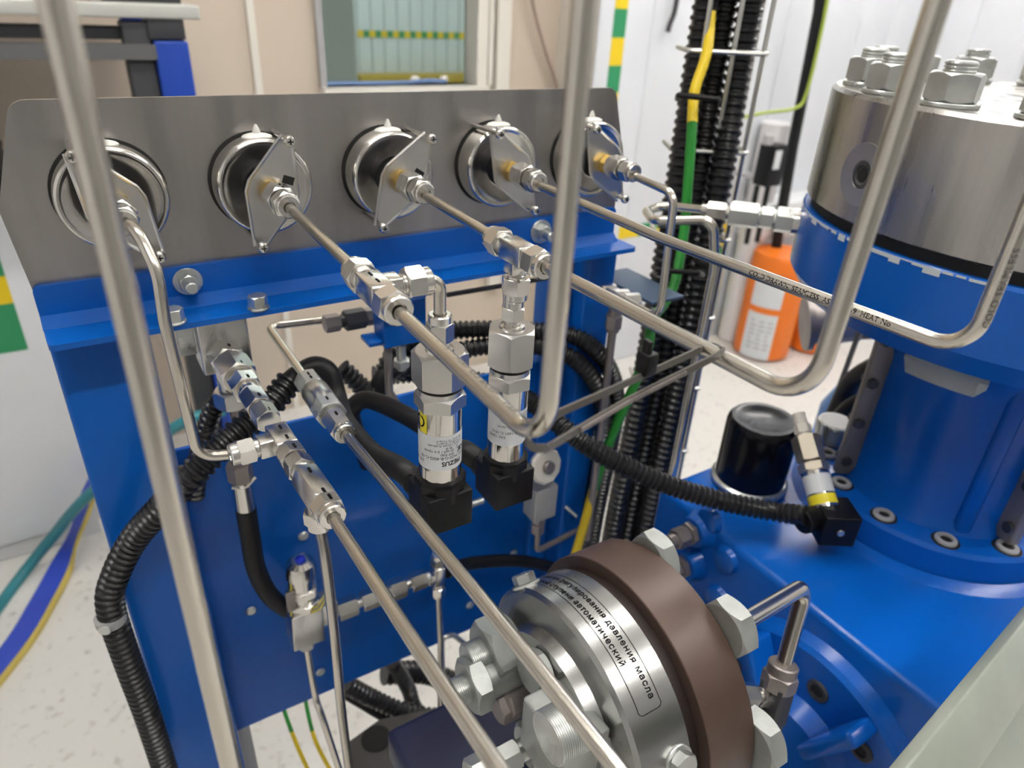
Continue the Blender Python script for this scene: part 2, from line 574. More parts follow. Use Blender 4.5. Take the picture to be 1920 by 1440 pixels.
ty = WALLW_Y
p0 = Q(1171, -40, Y=ty); p1 = Q(1150, 440, Y=ty)
tape('marking_tape', (p0.x, ty, p0.z), (p0.x, ty, p1.z), XA, 0.048, 0.079, 'upright green and yellow tape at the edge of the white wall', (0, -1, 0), 1)
p0 = Q(1160, 437, Y=ty); p1 = Q(1232, 428, Y=ty)
tape('marking_tape', (p0.x, ty, p0.z), (p1.x + 0.35, ty, p0.z), ZA, 0.045, 0.085, 'level green and yellow tape behind the cable tray', (0, -1, 0), 1)
p0 = Q(1383, 425, Y=ty - 0.05); p1 = Q(1328, 640, Y=ty - 0.05)
tape('marking_tape', (p0.x, ty, p0.z), (p0.x, ty, 0.02), XA, 0.05, 0.085, 'upright green and yellow tape beside the white pipe', (0, -1, 0), 1)
p0 = Q(670, 63, Y=9.48); p1 = Q(900, 63, Y=9.48)
tape('marking_tape', (p0.x, 9.48, p0.z), (p1.x, 9.48, p0.z), ZA, 0.085, 0.085, 'thin green and yellow tape on the far wall through the window', (0, -1, 0), 1)
ff = MB()
ff.box(Q(672, 140, Y=9.3).x, 8.8, 9.2, 9.48, 0, 0.15)
tag(ff.build('floor_marking', FARY, smooth=False), 'yellow painted kerb at the foot of the far wall', 'floor marking')
hs = MB().tube(spline([V((0.66, 1.52, 0.9612)), V((0.78, 1.515, 0.9612)), V((0.90, 1.522, 0.9612)), V((0.96, 1.50, 0.968)), V((1.02, 1.52, 0.9612))]), 0.006, 10)
tag(hs.build('hose', BLUECLOTH), 'faded blue hose lying on the window sill', 'hose')
for i, (px, lab) in enumerate(((778, 'left one of two small white plastic bags on the window sill'), (832, 'right one of two small white plastic bags on the window sill'))):
    p = Q(px, 150, Y=1.535)
    m_ = MB().ball((p.x, 1.535, 0.966), 0.013, (1.2, 0.6, 0.9), 10)
    m_.v = [q + V((random.uniform(-1, 1), random.uniform(-1, 1), random.uniform(0, 1))) * 0.0012 for q in m_.v]
    tag(m_.build('plastic_bag', CREAM), lab, 'bag', 'bags on the sill')


# ceiling lamps
def lamp(x, y, z, lx, ly, label, group='ceiling lamps', lm=None):
    t = thing('ceiling_lamp', (x, y, z), label, 'lamp', group)
    MB().bbox(x - lx / 2 - 0.02, x + lx / 2 + 0.02, y - ly / 2 - 0.02, y + ly / 2 + 0.02, z - 0.035, z - 0.0005, 0.006).build('lamp_housing', GREYP, t)
    MB().bbox(x - lx / 2, x + lx / 2, y - ly / 2, y + ly / 2, z - 0.06, z - 0.0352, 0.01).build('lamp_diffuser', lm or LAMPM, t)


for i, (lx_, ly_, lab) in enumerate((
        (0.1, 0.2, 'long white ceiling lamp above the gauge panel'),
        (1.6, 0.2, 'long white ceiling lamp above the compressor'),
        (0.1, -1.1, 'long white ceiling lamp left behind the photographer'),
        (1.6, -1.1, 'long white ceiling lamp right behind the photographer'),
        (2.5, 0.95, 'long white ceiling lamp near the ribbed white wall'))):
    lamp(lx_, ly_, ROOM_H, 1.2, 0.06, lab)
for i, yy in enumerate((3.4, 5.6, 7.8)):  # unseen lamps added to brighten the hall behind the window
    lamp(4.0, yy, 3.4, 3.2, 0.5, ('nearest', 'middle', 'farthest')[i] + ' added unseen lamp lighting the hall beyond the window', 'added hall lamps', LAMPF)

# =================================================================== BACKGROUND FURNITURE, LEFT
# white cabinet at the left with tape on it
cp = Q(50, 655, Y=1.1)
wc = thing('cabinet', (-0.7, 1.2, 0), 'tall white cabinet left of the blue frame, with tape on it', 'cabinet')
MB().bbox(-0.79, -0.095, 1.1, 1.45, 0.06, 0.80, 0.006).build('cabinet_body', WHITEC, wc)
MB().box(-0.77, -0.11, 1.13, 1.45, 0, 0.06).build('plinth', WHITEC, wc, smooth=False)
MB().box(-0.335, -0.331, 1.0985, 1.101, 0.08, 0.60).build('door_gap', GREYP, wc, smooth=False)
pt = Q(30, 450, Y=1.1)
tw = thing('marking_tape', (cp.x - 0.05, 1.1, 0.52), 'wide green and yellow tape on the white cabinet', 'marking tape')
for z0_, z1_, m_ in ((0.519, 0.6205, TAPEG), (0.6205, 0.6767, TAPEY), (0.6767, 0.78, TAPEG)):
    MB().box(cp.x - 0.13, cp.x + 0.003, 1.0988, 1.0999, z0_, z1_).build('tape_segment', m_, tw, smooth=False)
# black box put where a dark gap shows above the cabinet
bt = thing('black_box', (-0.3, 1.25, 0.8), 'black lidded box standing on the white cabinet', 'black_box')
MB().bbox(-0.6, -0.098, 1.12, 1.4, 0.80, 0.86, 0.008).build('box_body', BLACKP, bt)
MB().bbox(-0.6, -0.098, 1.115, 1.405, 0.862, 0.875, 0.004).build('lid', BLACKP, bt)
# workbench
bn = thing('workbench', (0.0, 1.0, 0), 'workbench with grey top and blue leg behind the panel', 'workbench')
MB().bbox(-0.9, 0.252, 0.9, 1.42, 1.136, 1.157, 0.003).build('bench_top', BENCHT, bn)
MB().box(-0.9, 0.17, 0.93, 0.96, 1.103, 1.122).build('rail', GREYD, bn, smooth=False)
MB().box(-0.9, 0.175, 0.90, 0.925, 1.075, 1.098).build('rail', mat('mid_grey_steel', (0.13, 0.13, 0.13), 0.4), bn, smooth=False)
MB().bbox(0.13, 0.171, 0.91, 0.96, 0, 1.13, 0.003).build('leg', GREYD, bn)
MB().bbox(0.173, 0.226, 0.90, 0.96, 0, 1.103, 0.003).build('leg', BLUEB, bn)
MB().bbox(0.168, 0.225, 0.905, 0.955, 1.105, 1.136, 0.002).build('leg_cap', GREYD, bn)
MB().bbox(-0.86, -0.81, 0.92, 0.98, 0, 1.136, 0.003).build('leg', BLUEB, bn)
MB().bbox(-0.86, -0.81, 1.33, 1.39, 0, 1.136, 0.003).build('leg', BLUEB, bn)
MB().bbox(0.173, 0.226, 1.33, 1.39, 0, 1.136, 0.003).build('leg', BLUEB, bn)


def carton(x0, x1, z1, m, lab):
    t = thing('carton', ((x0 + x1) / 2, 1.05, 1.157), lab, 'box')
    MB().bbox(x0, x1, 0.96, 1.2, 1.1575, z1, 0.002).build('carton_body', m, t)
    MB().box(x0 + 0.01, x1 - 0.01, 1.07, 1.09, z1, z1 + 0.0012).build('sealing_tape', CREAM, t, smooth=False)


carton(-0.25, -0.03, 1.26, BROWNBOX, 'large brown carton at the left on the workbench')
carton(0.02, 0.10, 1.24, BROWNBOX, 'small brown carton on the workbench')
carton(0.115, 0.235, 1.25, GREYD, 'dark grey box at the end of the workbench')

# hoses on the floor at the left
pts = [Q(-420, 1700, Z=0.012), Q(-200, 1400, Z=0.012), Q(-60, 1215, Z=0.012), Q(40, 1080, Z=0.012), Q(100, 1005, Y=1.04), Q(170, 925, Y=0.97), Q(330, 800, Y=0.88), Q(420, 770, Y=0.88)]
tag(MB().tube(spline(pts), 0.012, 12).build('hose', TEALH), 'teal air hose on the floor left of the frame', 'hose')
pts = [Q(-350, 1700, Z=0.006), Q(-180, 1480, Z=0.006), Q(-60, 1330, Z=0.006), Q(40, 1205, Z=0.006), Q(85, 1130, Z=0.008), Q(120, 1062, Y=1.02), Q(150, 980, Y=1.04), Q(172, 920, Y=1.055), Q(200, 860, Y=1.065)]
hp = [V((p.x, p.y, max(p.z, 0.006))) for p in spline(pts)]
bh = thing('hose', hp[0], 'flat blue hose with a yellow stripe on the floor', 'hose')
hm, hy = MB(), MB()
for a, b in zip(hp, hp[1:]):
    pass
side = [ZA.cross(hp[min(i + 3, len(hp) - 1)] - hp[max(i - 3, 0)]).normalized() for i in range(len(hp))]


def ribbon(mb, path, side, o0, o1, h):
    n = len(path); v = []
    for p, s in zip(path, side):
        v += [p + s * o0, p + s * o1, p + s * o1 + ZA * h, p + s * o0 + ZA * h]
    f = []
    for i in range(n - 1):
        for k in range(4):
            k2 = (k + 1) % 4
            f.append((i * 4 + k, i * 4 + k2, (i + 1) * 4 + k2, (i + 1) * 4 + k))
    f += [(3, 2, 1, 0), ((n - 1) * 4, (n - 1) * 4 + 1, (n - 1) * 4 + 2, (n - 1) * 4 + 3)]
    mb.add(v, f)


ribbon(hm, [p - ZA * 0.005 for p in hp], side, -0.012, 0.032, 0.008)
hm.build('hose_body', BLUEH, bh)
ribbon(hy, [p - ZA * 0.005 for p in hp], side, -0.022, -0.012, 0.009)
hy.build('hose_stripe', HOSEY, bh)

# =================================================================== GAUGE PANEL AND BLUE FRAME
GX = [0.0222, 0.1118, 0.2024, 0.2935, 0.3836]
GZ = 1.0805
pl = thing('gauge_panel', (0.2, 0, 1.0), 'brushed steel gauge panel with clipped upper corners', 'panel')


def round_poly(pts, rad, seg=6):
    P = fillet([V((a, b, 0)) for a, b in (pts + [pts[0], pts[1]])], rad, seg)
    return [(p.x, p.y) for p in P[1:-1]]


outline = [(-0.030, 1.003), (-0.0368, 1.075), (-0.0175, 1.1349), (0.4135, 1.1345), (0.4288, 1.082), (0.427, 1.003)]
poly = round_poly(outline, [0.004, 0.011, 0.010, 0.004, 0.002, 0.002])
MB().prism(poly, (0, 0.003, 0), XA, ZA, YA, -0.003).build('plate', PANEL, pl, smooth=False)

fr = thing('support_frame', (0.2, 0.02, 0.0), 'blue painted steel frame carrying the gauge panel', 'frame')
# angle rail: upright flange in front of the panel, level flange towards the viewer
rail_up = round_poly([(-0.0322, 1.0), (-0.0322, 1.0283), (0.4265, 1.0325), (0.4265, 1.0)], [0.004, 0.004, 0.0001, 0.0001])
ra = MB().prism(rail_up, (0, 0, 0), XA, ZA, YA, -0.004)
rl = round_poly([(-0.0325, -0.002), (-0.0305, -0.037), (0.4320, -0.033), (0.4320, -0.002)], [0.004, 0.004, 0.0001, 0.0001])
ra.prism(rl, (0, 0, 0.9985), XA, YA, ZA, 0.004)
ra.add([(-0.0322, -0.003, 1.010), (0.4265, -0.003, 1.010), (-0.0322, -0.012, 1.0022), (0.4265, -0.012, 1.0022)], [(0, 1, 3, 2)])
ra.build('angle_rail', BLUE, fr)
for i, (xa, xb) in enumerate(((0.3, 0.36),)):
    pass
MB().bbox(-0.0325, 0.026, -0.002, 0.045, 0.30, 0.9983, 0.003).build('upright', BLUE, fr)
MB().bbox(0.402, 0.4375, -0.002, 0.045, 0.30, 0.9983, 0.003).build('upright', BLUE, fr)
MB().bbox(0.375, 0.4015, 0.022, 0.045, 0.30, 0.9983, 0.002).build('upright', BLUE, fr)
bp_ = MB().bbox(0.024, 0.403, 0.03, 0.034, 0.515, 0.868, 0.001)
bp_.build('back_plate', BLUE, fr)
MB().box(0.024, 0.040, 0.03, 0.05, 0.30, 0.515).build('lower_strut', GREYP, fr, smooth=False)
MB().bbox(-0.05, 0.46, -0.02, 0.06, 0.27, 0.30, 0.003).build('foot_beam', GREYP, fr)


def bolt_nut(name, O, A, af, lh, stud_r, stud_l, washer_r, parent, m=ZINC, rot=0.0):
    mb = MB()
    O, A = V(O), V(A)
    t = 0.0
    if washer_r:
        mb.cyl(O, A, 0, 0.0016, washer_r, 0.0004, 24); t = 0.0016
    mb.hex(O, A, t, t + lh, af, c0=False, rot=rot)
    if stud_l:
        mb.cyl(O, A, t + lh, t + lh + stud_l, stud_r, 0.0008, 20)
    return mb.build(name, m, parent)


bolt_nut('flange_bolt', Q(352, 527, Y=-0.004), (0, -1, 0), 0.0115, 0.006, 0.0042, 0.009, 0.0095, fr)
bolt_nut('flange_bolt', Q(1013, 434, Y=-0.004), (0, -1, 0), 0.0125, 0.007, 0.0045, 0.010, 0.0105, fr)
bolt_nut('hex_bolt', Q(485, 578, Z=1.0026), (0, 0, 1), 0.0115, 0.008, 0, 0, 0.0075, fr)
bolt_nut('hex_bolt', Q(328, 604, Z=1.0026), (0, 0, 1), 0.0115, 0.008, 0, 0, 0.0075, fr)
for (px, py) in ((568, 1003), (470, 1143), (600, 1258), (880, 1133), (962, 1036)):
    p = Q(px, py, Y=0.03)
    mb = MB().cyl((p.x, 0.03, p.z), (0, -1, 0), 0, 0.0035, 0.0052, 0.0014, 16)
    mb.build('rivet', ZINC, fr)
p = Q(1060, 950, Y=-0.002)
MB().cyl((p.x, -0.002, p.z), (0.3, -1, -0.3), 0, 0.018, 0.0022, 0.0005, 12).build('stud', ZINC, fr)


# =================================================================== PRESSURE GAUGES
def gauge(i, label, tilt):
    x = GX[i]
    O = V((x, 0, GZ))
    A = V((0, -1, 0))
    g = thing('pressure_gauge', O, label, 'pressure gauge', 'gauges in the steel panel')
    MB().lathe(O, A, [(-0.004, 0.0312), (0.0165, 0.0312), (0.0188, 0.0306), (0.0202, 0.0295), (0.0204, 0.0285), (0.0197, 0.0275), (0.0193, 0.0262),
                      (0.0193, 0.0150), (0.0188, 0.0140), (0.0172, 0.0132)], 64).build('case', POLISH, g, ang=50)
    MB().lathe(O, A, [(0, 0.0326), (0.0008, 0.0326), (0.0008, 0.0311)], 64, cap=False).build('case_gap_ring', DARK, g)  # near-black colour stands in for the shaded gap round the case
    MB().cyl(O, A, 0.0165, 0.0175, 0.0134, 0, 32).build('socket_opening', DARK, g)
    MB().lathe(O, A, [(-0.016, 0.030), (-0.016, 0.034), (-0.0032, 0.034), (-0.0032, 0.0312)], 64).build('bezel', POLISH, g)
    # clamp: diamond plate across the back
    tz = 0.0325
    rd = radians(tilt)
    ex = V((cos(rd), 0, -sin(rd))); ez = V((sin(rd), 0, cos(rd)))
    L, W = 0.0405, 0.0165
    dia = [V((0, L, 0)), V((W, 0.0035, 0)), V((W, -0.0035, 0)), V((0, -L, 0)), V((-W, -0.0035, 0)), V((-W, 0.0035, 0))]
    P = fillet(dia + dia[:2], [0.004, 0.002, 0.005, 0.002, 0.002, 0.004], 6)[1:-1]
    poly = [(p.x, p.y) for p in P]
    mb = MB().prism(poly, O + A * tz, ex, ez, A, 0.0018)
    # bent-up long edges
    for s in (-1, 1):
        pth = [V((0.0 + s * 0.003, L - 0.004, 0)), V((s * (W - 0.0005), 0.0035, 0)), V((s * (W - 0.0005), -0.0035, 0)), V((s * 0.003, -L + 0.004, 0))]
        pw = [O + A * (tz + 0.0012) + ex * q.x + ez * q.y for q in pth]
        mb.tube(fillet(pw, 0.003, 3), 0.0011, 6)
    br = mb.build('clamp_plate', MACH, g, ang=40)
    mk = V((0, 0, 0))
    hole = MB().obox(O + A * (tz + 0.0019) + ex * 0.0075 + ez * 0.0105, ex * 0.0036, ez * 0.0026, A * 0.0003)
    if i in (1, 2): hole.build('clamp_slot', DARK, br, smooth=False)
    for s in (1, -1):
        c = O + ez * (s * (L - 0.0058))
        sc = MB().cyl(c, A, 0.0, tz + 0.009, 0.0017, 0, 14)
        sc.lathe(c, A, [(tz + 0.008, 0.002), (tz + 0.008, 0.0036), (tz + 0.0100, 0.0036), (tz + 0.0113, 0.0028), (tz + 0.0117, 0.0012)], 18)
        so = sc.build('clamp_screw', FIT, g)
        cr = MB().obox(c + A * (tz + 0.0117), XA * 0.0017, ZA * 0.0004, A * 0.0003).obox(c + A * (tz + 0.0117), XA * 0.0004, ZA * 0.0017, A * 0.0003)
        cr.build('cross_recess', DARK, so, smooth=False)
    MB().cyl(O, A, 0.016, 0.035, 0.0058, 0.0005, 24).build('stem_socket', GREYD, g)
    MB().hex(O, A, 0.0345, 0.0435, 0.0145, up=(0.3, 0, 1)).build('brass_stem', BRASS, g)
    top = O + A * 0.0095 + ZA * 0.0312
    MB().ball(top - ZA * 0.0010, 0.0082, (1.2, 0.92, 0.34), 18).lathe(top, ZA, [(0, 0.003), (0.002, 0.0027), (0.0045, 0.0018), (0.0068, 0.0007)], 14).build('vent_plug', SILICONE, g)
    # connector between stem and tube
    c = thing('tube_connector', O + A * 0.045, ('steel connector on the gauge ' + ('half hidden by the foreground tube', 'second from the left', 'in the middle of the panel', 'second from the right', 'at the right end')[i]), 'tube fitting', 'connectors behind the gauges')
    rr = (15, 40, 25, 10, 20)[i]
    MB().hex(O, A, 0.0415, 0.0565, 0.0165, rot=radians(rr)).cyl(O, A, 0.056, 0.0595, 0.0052, 0, 20).build('connector_body', FIT, c)
    nut(O, A, 0.0585, c, af=0.0150, L=0.0085, rot=radians(rr + 12))
    for tt in (0.046, 0.053):
        dirv = V((0.25, 0, 1)).normalized()
        MB().obox(O + A * tt + dirv * 0.0084, A * 0.0014, dirv.cross(A) * 0.0005, dirv * 0.0002).build('marker_dash', INK, c, smooth=False)
    return g


def nut(O, A, t, parent, af=0.0142, L=0.0095, collar=0.004, rot=0.0, flip=False, m=FIT, up=None, name='nut'):
    """compression nut with a round collar on the tube side; runs from t along A"""
    O, A = V(O), V(A).normalized()
    mb = MB()
    rc = af / 2 * 0.955
    mb.hex(O, A, t, t + L, af, rot=rot, up=up)
    mb.lathe(O, A, [(t + L - 0.0006, rc), (t + L + collar - 0.0007, rc), (t + L + collar, rc - 0.0007), (t + L + collar, 0.0038), (t + L + collar - 0.0015, 0.0034)], 32)
    return mb.build(name, m, parent)


glabels = ['steel-backed pressure gauge half hidden by the foreground tube', 'steel-backed pressure gauge second from the left in the panel',
           'steel-backed pressure gauge in the middle of the panel', 'steel-backed pressure gauge second from the right in the panel',
           'steel-backed pressure gauge at the right end of the panel']
for i, tl in enumerate((-28, 20, 33, -31, -33)):
    gauge(i, glabels[i], tl)

# =================================================================== GAUGE LINES
TR = 0.0032


def tube_thing(path, label, r=TR, m=STEEL, n=18, name='steel_tube', cat='tube', group=None):
    return tag(MB().tube(path, r, n).build(name, m), label, cat, group)


def stamp(body, size, path_a, path_b, r, up, label_parent, m=INK, bold=0.0, spacing=1.0, name='stamped_text', du=0.0):
    """lettering rolled onto a straight tube from a to b, letters' base line on the side UP points to"""
    a, b, up = V(path_a), V(path_b), V(up)
    d = (b - a).normalized()
    up = (up - d * up.dot(d)).normalized()
    sd = up.cross(d)              # letter height direction at the top of the tube
    mb = MB()

    def fn(u, v):
        th = (v - size * 0.35) / r
        return a + d * (u + du) + (up * cos(th) + sd * sin(th)) * (r + 0.00012)
    text_on(mb, body, size, fn, bold, spacing)
    return mb.build(name, m, label_parent, smooth=False)


# second gauge: tee, inlet line, riser
x2 = GX[1]
tee2Y, tee2Z = -0.207, 1.0765
tube_thing([(x2, -0.066, 1.0803), (x2, -0.195, 1.0772)], 'thin steel tube from the second gauge to its tee')
c2 = V((x2, -0.3495, 1.0733))
t2 = tube_thing(fillet([(x2, -0.218, 1.0762), c2, (x2 + 0.0005, -0.353, 2.1)], 0.0175, 12), 'steel tube bent up beside the two sensors, held by the cable tie')
stamp('SEAMLESS  6.35 x 1.0  ASTM A269  OD BRIGHT  HEAT', 0.0042, (x2, -0.236, 1.0755), (x2, -0.33, 1.0738), TR, (0.35, 0, 1), t2, INKG)


def union_tee(name, O, A, B, label, af=0.0148, marks=True, arm=0.0105, nuts=(1, 1, 1), half=None, group='union tees'):
    """run along A both ways, branch along B"""
    O, A, B = V(O), V(A).normalized(), V(B).normalized()
    N = A.cross(B).normalized()
    t = thing(name, O, label, 'tube fitting', group)
    h = half or 0.0058
    mb = MB().cbox(O, A * (arm + 0.0005), B * h, N * h, 0.0009)
    mb.cbox(O + B * (arm * 0.62), A * h * 0.92, B * (arm * 0.55), N * h * 0.98, 0.0009)
    for d in (A, -A, B):
        mb.lathe(O, d, [(arm - 0.001, 0.0054), (arm + 0.001, 0.0058), (arm + 0.0016, 0.005), (arm + 0.0024, 0.0058), (arm + 0.0032, 0.005), (arm + 0.005, 0.0056)], 24)
    mb.build('tee_body', FIT, t)
    for d, k, rt in ((A, nuts[0], 10), (-A, nuts[1], 25), (B, nuts[2], 5)):
        if k: nut(O, d, arm + 0.004, t, af=af, rot=radians(rt))
    if marks:
        for u in (-0.5, 0.35):
            MB().obox(O + A * (arm * u) + N * (h + 0.0001), A * 0.0022, B * 0.0005, N * 0.00012).build('marker_dash', INK, t, smooth=False)
    return t


union_tee('union_tee', (x2, tee2Y, tee2Z), (0, -1, -0.018), (1, 0, 0), 'shiny union tee feeding the left sensor through a bent tube')
# third gauge
x3 = GX[2]
tee3Y, tee3Z = -0.187, 1.0765
tube_thing([(x3, -0.066, 1.0795), (x3, -0.173, 1.077)], 'thin steel tube from the middle gauge to its tee')
c3 = V((x3, -0.378, 1.0809))
t3 = tube_thing(fillet([(x3, -0.199, 1.0765), c3, (x3 + 0.001, -0.400, 2.1)], 0.019, 12), 'steel tube bent up in front of the steel cylinder head', r=0.0034)
stamp('6.35 x 1.0  SEAMLESS  ASTM A269', 0.0040, (x3, -0.208, 1.0768), (x3, -0.33, 1.079), 0.0034, (0.35, 0, 1), t3, INKG)
union_tee('union_tee', (x3, tee3Y, tee3Z), (0, -1, 0), (0, 0, -1), 'shiny union tee standing on top of the right sensor')
# fourth gauge
x4 = GX[3]
c4 = V((x4, -0.383, 1.0826))
t4 = tube_thing(fillet([(x4, -0.066, 1.0787), (x4, -0.2, 1.0772), c4, (x4 + 0.0005, -0.3850, 2.1)], [0.3, 0.016], 12), 'steel tube from the fourth gauge bent up at the right edge', r=0.0033)
stamp('COLD DRAWN  SEAMLESS  ASTM A269  HEAT No', 0.0036, (x4, -0.27, 1.0791), (x4, -0.37, 1.0824), 0.0033, (-0.8, 0, 0.25), t4, INK, du=0.002)
stamp('COLD SEAMLESS', 0.0040, (x4, -0.3832, 1.095), (x4, -0.3834, 1.2), 0.0033, (-0.55, -0.75, 0), t4, INKG, spacing=1.1)
# fifth gauge
x5 = GX[4]
tube_thing(fillet([(x5, -0.066, 1.079), (x5, -0.1175, 1.0752), (x5, -0.1225, 0.9765), (x5, -0.055, 0.976)], [0.011, 0.012], 8), 'steel tube looping down from the fifth gauge to the bracket', r=0.0032)
# first gauge: tube down to the valve chain
t1 = tube_thing(fillet([(0.0222, -0.066, 1.080), Q(258, 432, Y=-0.085), Q(296, 512, Y=-0.1), Q(308, 600, Y=-0.1), Q(372, 858, Y=-0.1), Q(450, 850, Y=-0.1)], [0.02, 0.02, 0.05, 0.014], 8), 'steel tube dropping from the leftmost gauge to the valve chain', r=0.0034)

# foreground riser at the left, close to the lens
tube_thing([(0.0036, -0.343, 0.86), (0.0055, -0.328, 1.116), (0.0064, -0.318, 1.36), (0.008, -0.29, 2.1)], 'blurred steel tube standing upright in the left foreground', r=0.0033, n=24)

# =================================================================== PRESSURE SENSORS
S1 = V((0.1452, tee2Y, 0))
S2 = V((0.2015, tee3Y, 0))
tube_thing(fillet([(x2 + 0.027, tee2Y, tee2Z), (S1.x, tee2Y, tee2Z), (S1.x, tee2Y, 1.045)], 0.0125, 10), 'short bent tube joining the upper tee to the left sensor')


def wrap(axis, r, z0, ang0, flip=True):
    """map label coordinates (u along the circumference, v upwards) onto an upright cylinder; flipped labels read upside down"""
    def fn(u, v):
        if flip: u, v = -u, -v
        a = ang0 + u / r
        return V((axis.x + r * cos(a), axis.y + r * sin(a), z0 + v))
    return fn


def band(mb, axis, r, z0, z1, a0, a1, n=24):
    v, f = [], []
    for k in range(n + 1):
        a = a0 + (a1 - a0) * k / n
        v += [V((axis.x + r * cos(a), axis.y + r * sin(a), z0)), V((axis.x + r * cos(a), axis.y + r * sin(a), z1))]
    for k in range(n):
        f.append((2 * k, 2 * k + 2, 2 * k + 3, 2 * k + 1))
    return mb.add(v, f)


def sensor(S, zt, label, nutz, lines, rot, exit_dir, sticker):
    """zt: levels of nut top, adapter top, adapter bottom, body hex bottom, label top, label bottom, sleeve bottom, plug bottom"""
    n_top, n_bot, a_top, a_bot, h_bot, l_top, l_bot, c_bot, p_bot = zt
    s = thing('pressure_sensor', (S.x, S.y, p_bot), label, 'pressure sensor', 'gas pressure sensors')
    up = V((cos(rot), sin(rot), 0))
    O = V((S.x, S.y, 0))
    # gland nut on top
    mb = MB().hex(O, ZA, n_bot + 0.001, n_top - 0.0045, 0.0128, up=up)
    mb.lathe(O, ZA, [(n_top - 0.005, 0.0061), (n_top - 0.0008, 0.0061), (n_top, 0.0055), (n_top, 0.0036), (n_top - 0.002, 0.0034)], 32)
    mb.cyl(O, ZA, a_top - 0.002, n_bot + 0.002, 0.0050, 0, 24)
    mb.lathe(O, ZA, [(a_top, 0.0078), (a_top + 0.0012, 0.0072), (a_top + 0.0016, 0.005)], 28)
    mb.build('gland_nut', FIT, s)
    MB().hex(O, ZA, a_bot, a_top, 0.0262, up=up).build('adapter_nut', MACH, s)
    MB().cyl(O, ZA, a_bot - 0.0022, a_bot + 0.0005, 0.0112, 0, 32).build('seal_ring', GASKET, s)
    mb = MB().lathe(O, ZA, [(a_bot - 0.0062, 0.0120), (a_bot - 0.002, 0.0120)], 36)
    mb.hex(O, ZA, h_bot, a_bot - 0.005, 0.0245, up=up, c0=False)
    mb.build('hex_body', MACH, s)
    r = 0.0119
    sl = MB().lathe(O, ZA, [(c_bot - 0.004, r), (h_bot + 0.001, r)], 48)
    sl = sl.build('sleeve', POLISH, s)
    lab = MB()
    band(lab, S, r + 0.0001, l_bot, l_top, radians(-215), radians(-25), 40)
    lo = lab.build('label', LABEL, s)
    ink = MB()
    for (txt, v, u0, size, bold) in lines:
        text_on(ink, txt, size, wrap(S, r + 0.00022, l_top - v, radians(-40) - (u0 + 0.015) / r), bold)
    ink.build('label_print', INK, lo, smooth=False)
    if sticker:
        st = MB()
        band(st, S, r + 0.00014, l_top + 0.0005, l_top + 0.0135, radians(-178), radians(-152), 8)
        so = st.build('sticker', YELLOW, s)
        st = MB()
        text_on(st, 'O', 0.011, wrap(S, r + 0.00024, l_top + 0.0108, radians(-156)))
        st.build('sticker_print', INK, so, smooth=False)
    MB().lathe(O, ZA, [(c_bot - 0.002, 0.0119), (c_bot + 0.0004, 0.0124), (c_bot - 0.0004, 0.0131), (c_bot - 0.002, 0.0131)], 36).build('end_ring', FIT, s)
    MB().lathe(O, ZA, [(c_bot - 0.012, 0.0148), (c_bot - 0.001, 0.0150), (c_bot + 0.001, 0.0142), (c_bot + 0.001, 0.0126)], 10).build('locking_collar', BLACKP, s, ang=20)
    hb = 0.0140
    p = MB().cbox(V((S.x, S.y, (c_bot - 0.006 + p_bot) / 2)), XA * hb, YA * hb, ZA * ((c_bot - 0.006 - p_bot) / 2), 0.0012).build('plug', BLACKP, s)
    ex = V(exit_dir).normalized()
    c = V((S.x, S.y, p_bot + 0.013))
    MB().hex(c, ex, hb - 0.001, hb + 0.008, 0.017, up=ZA).cyl(c, ex, hb + 0.007, hb + 0.014, 0.0075, 0.001, 20).build('cable_gland', BLACKP, s)
    return s


zz1 = [Q(825, y, Y=tee2Y).z for y in (588, 640, 655, 717, 757, 797, 860, 889)] + [Q(816, 972, Y=tee2Y).z]
n_top, n_bot, a_top, a_bot, h_bot, l_top, l_bot, c_bot, p_bot = zz1
lines1 = [('PIEZUS', 0.0165, -0.0120, 0.0040, 0.0001), ('APZ 3420-G-B-4502-C-10', 0.0133, -0.0150, 0.0026, 0.0),
          ('0 .. 450 бар', 0.0112, -0.0105, 0.0023, 0.0), ('4 .. 20 мА / 2-х пров.', 0.0090, -0.0105, 0.0023, 0.0), ('12 .. 36 В', 0.0072, -0.0105, 0.0022, 0.0),
          ('Ui 28 В, Ii 93 мА, Pi 660 мВт', 0.0053, -0.0125, 0.0017, 0.0), ('Ci 10 нФ, Li 10 мкГн', 0.0038, -0.0125, 0.0017, 0.0),
          ('0Ex ia IIC T5..T4 Ga X', 0.0023, -0.0125, 0.0017, 0.0), ('S/N: 10', 0.0165, 0.0105, 0.0024, 0.0), ('CE', 0.0095, -0.0146, 0.0036, 0.0002)]
sensor(S1, zz1, 'left pressure sensor with yellow sticker and black plug', 0, lines1, radians(-123), (-0.3, 0.95, 0.1), True)
zz2 = [Q(962, y, Y=tee3Y).z for y in (560, 600, 612, 680, 717, 753, 814, 848)] + [Q(938, 928, Y=tee3Y).z]
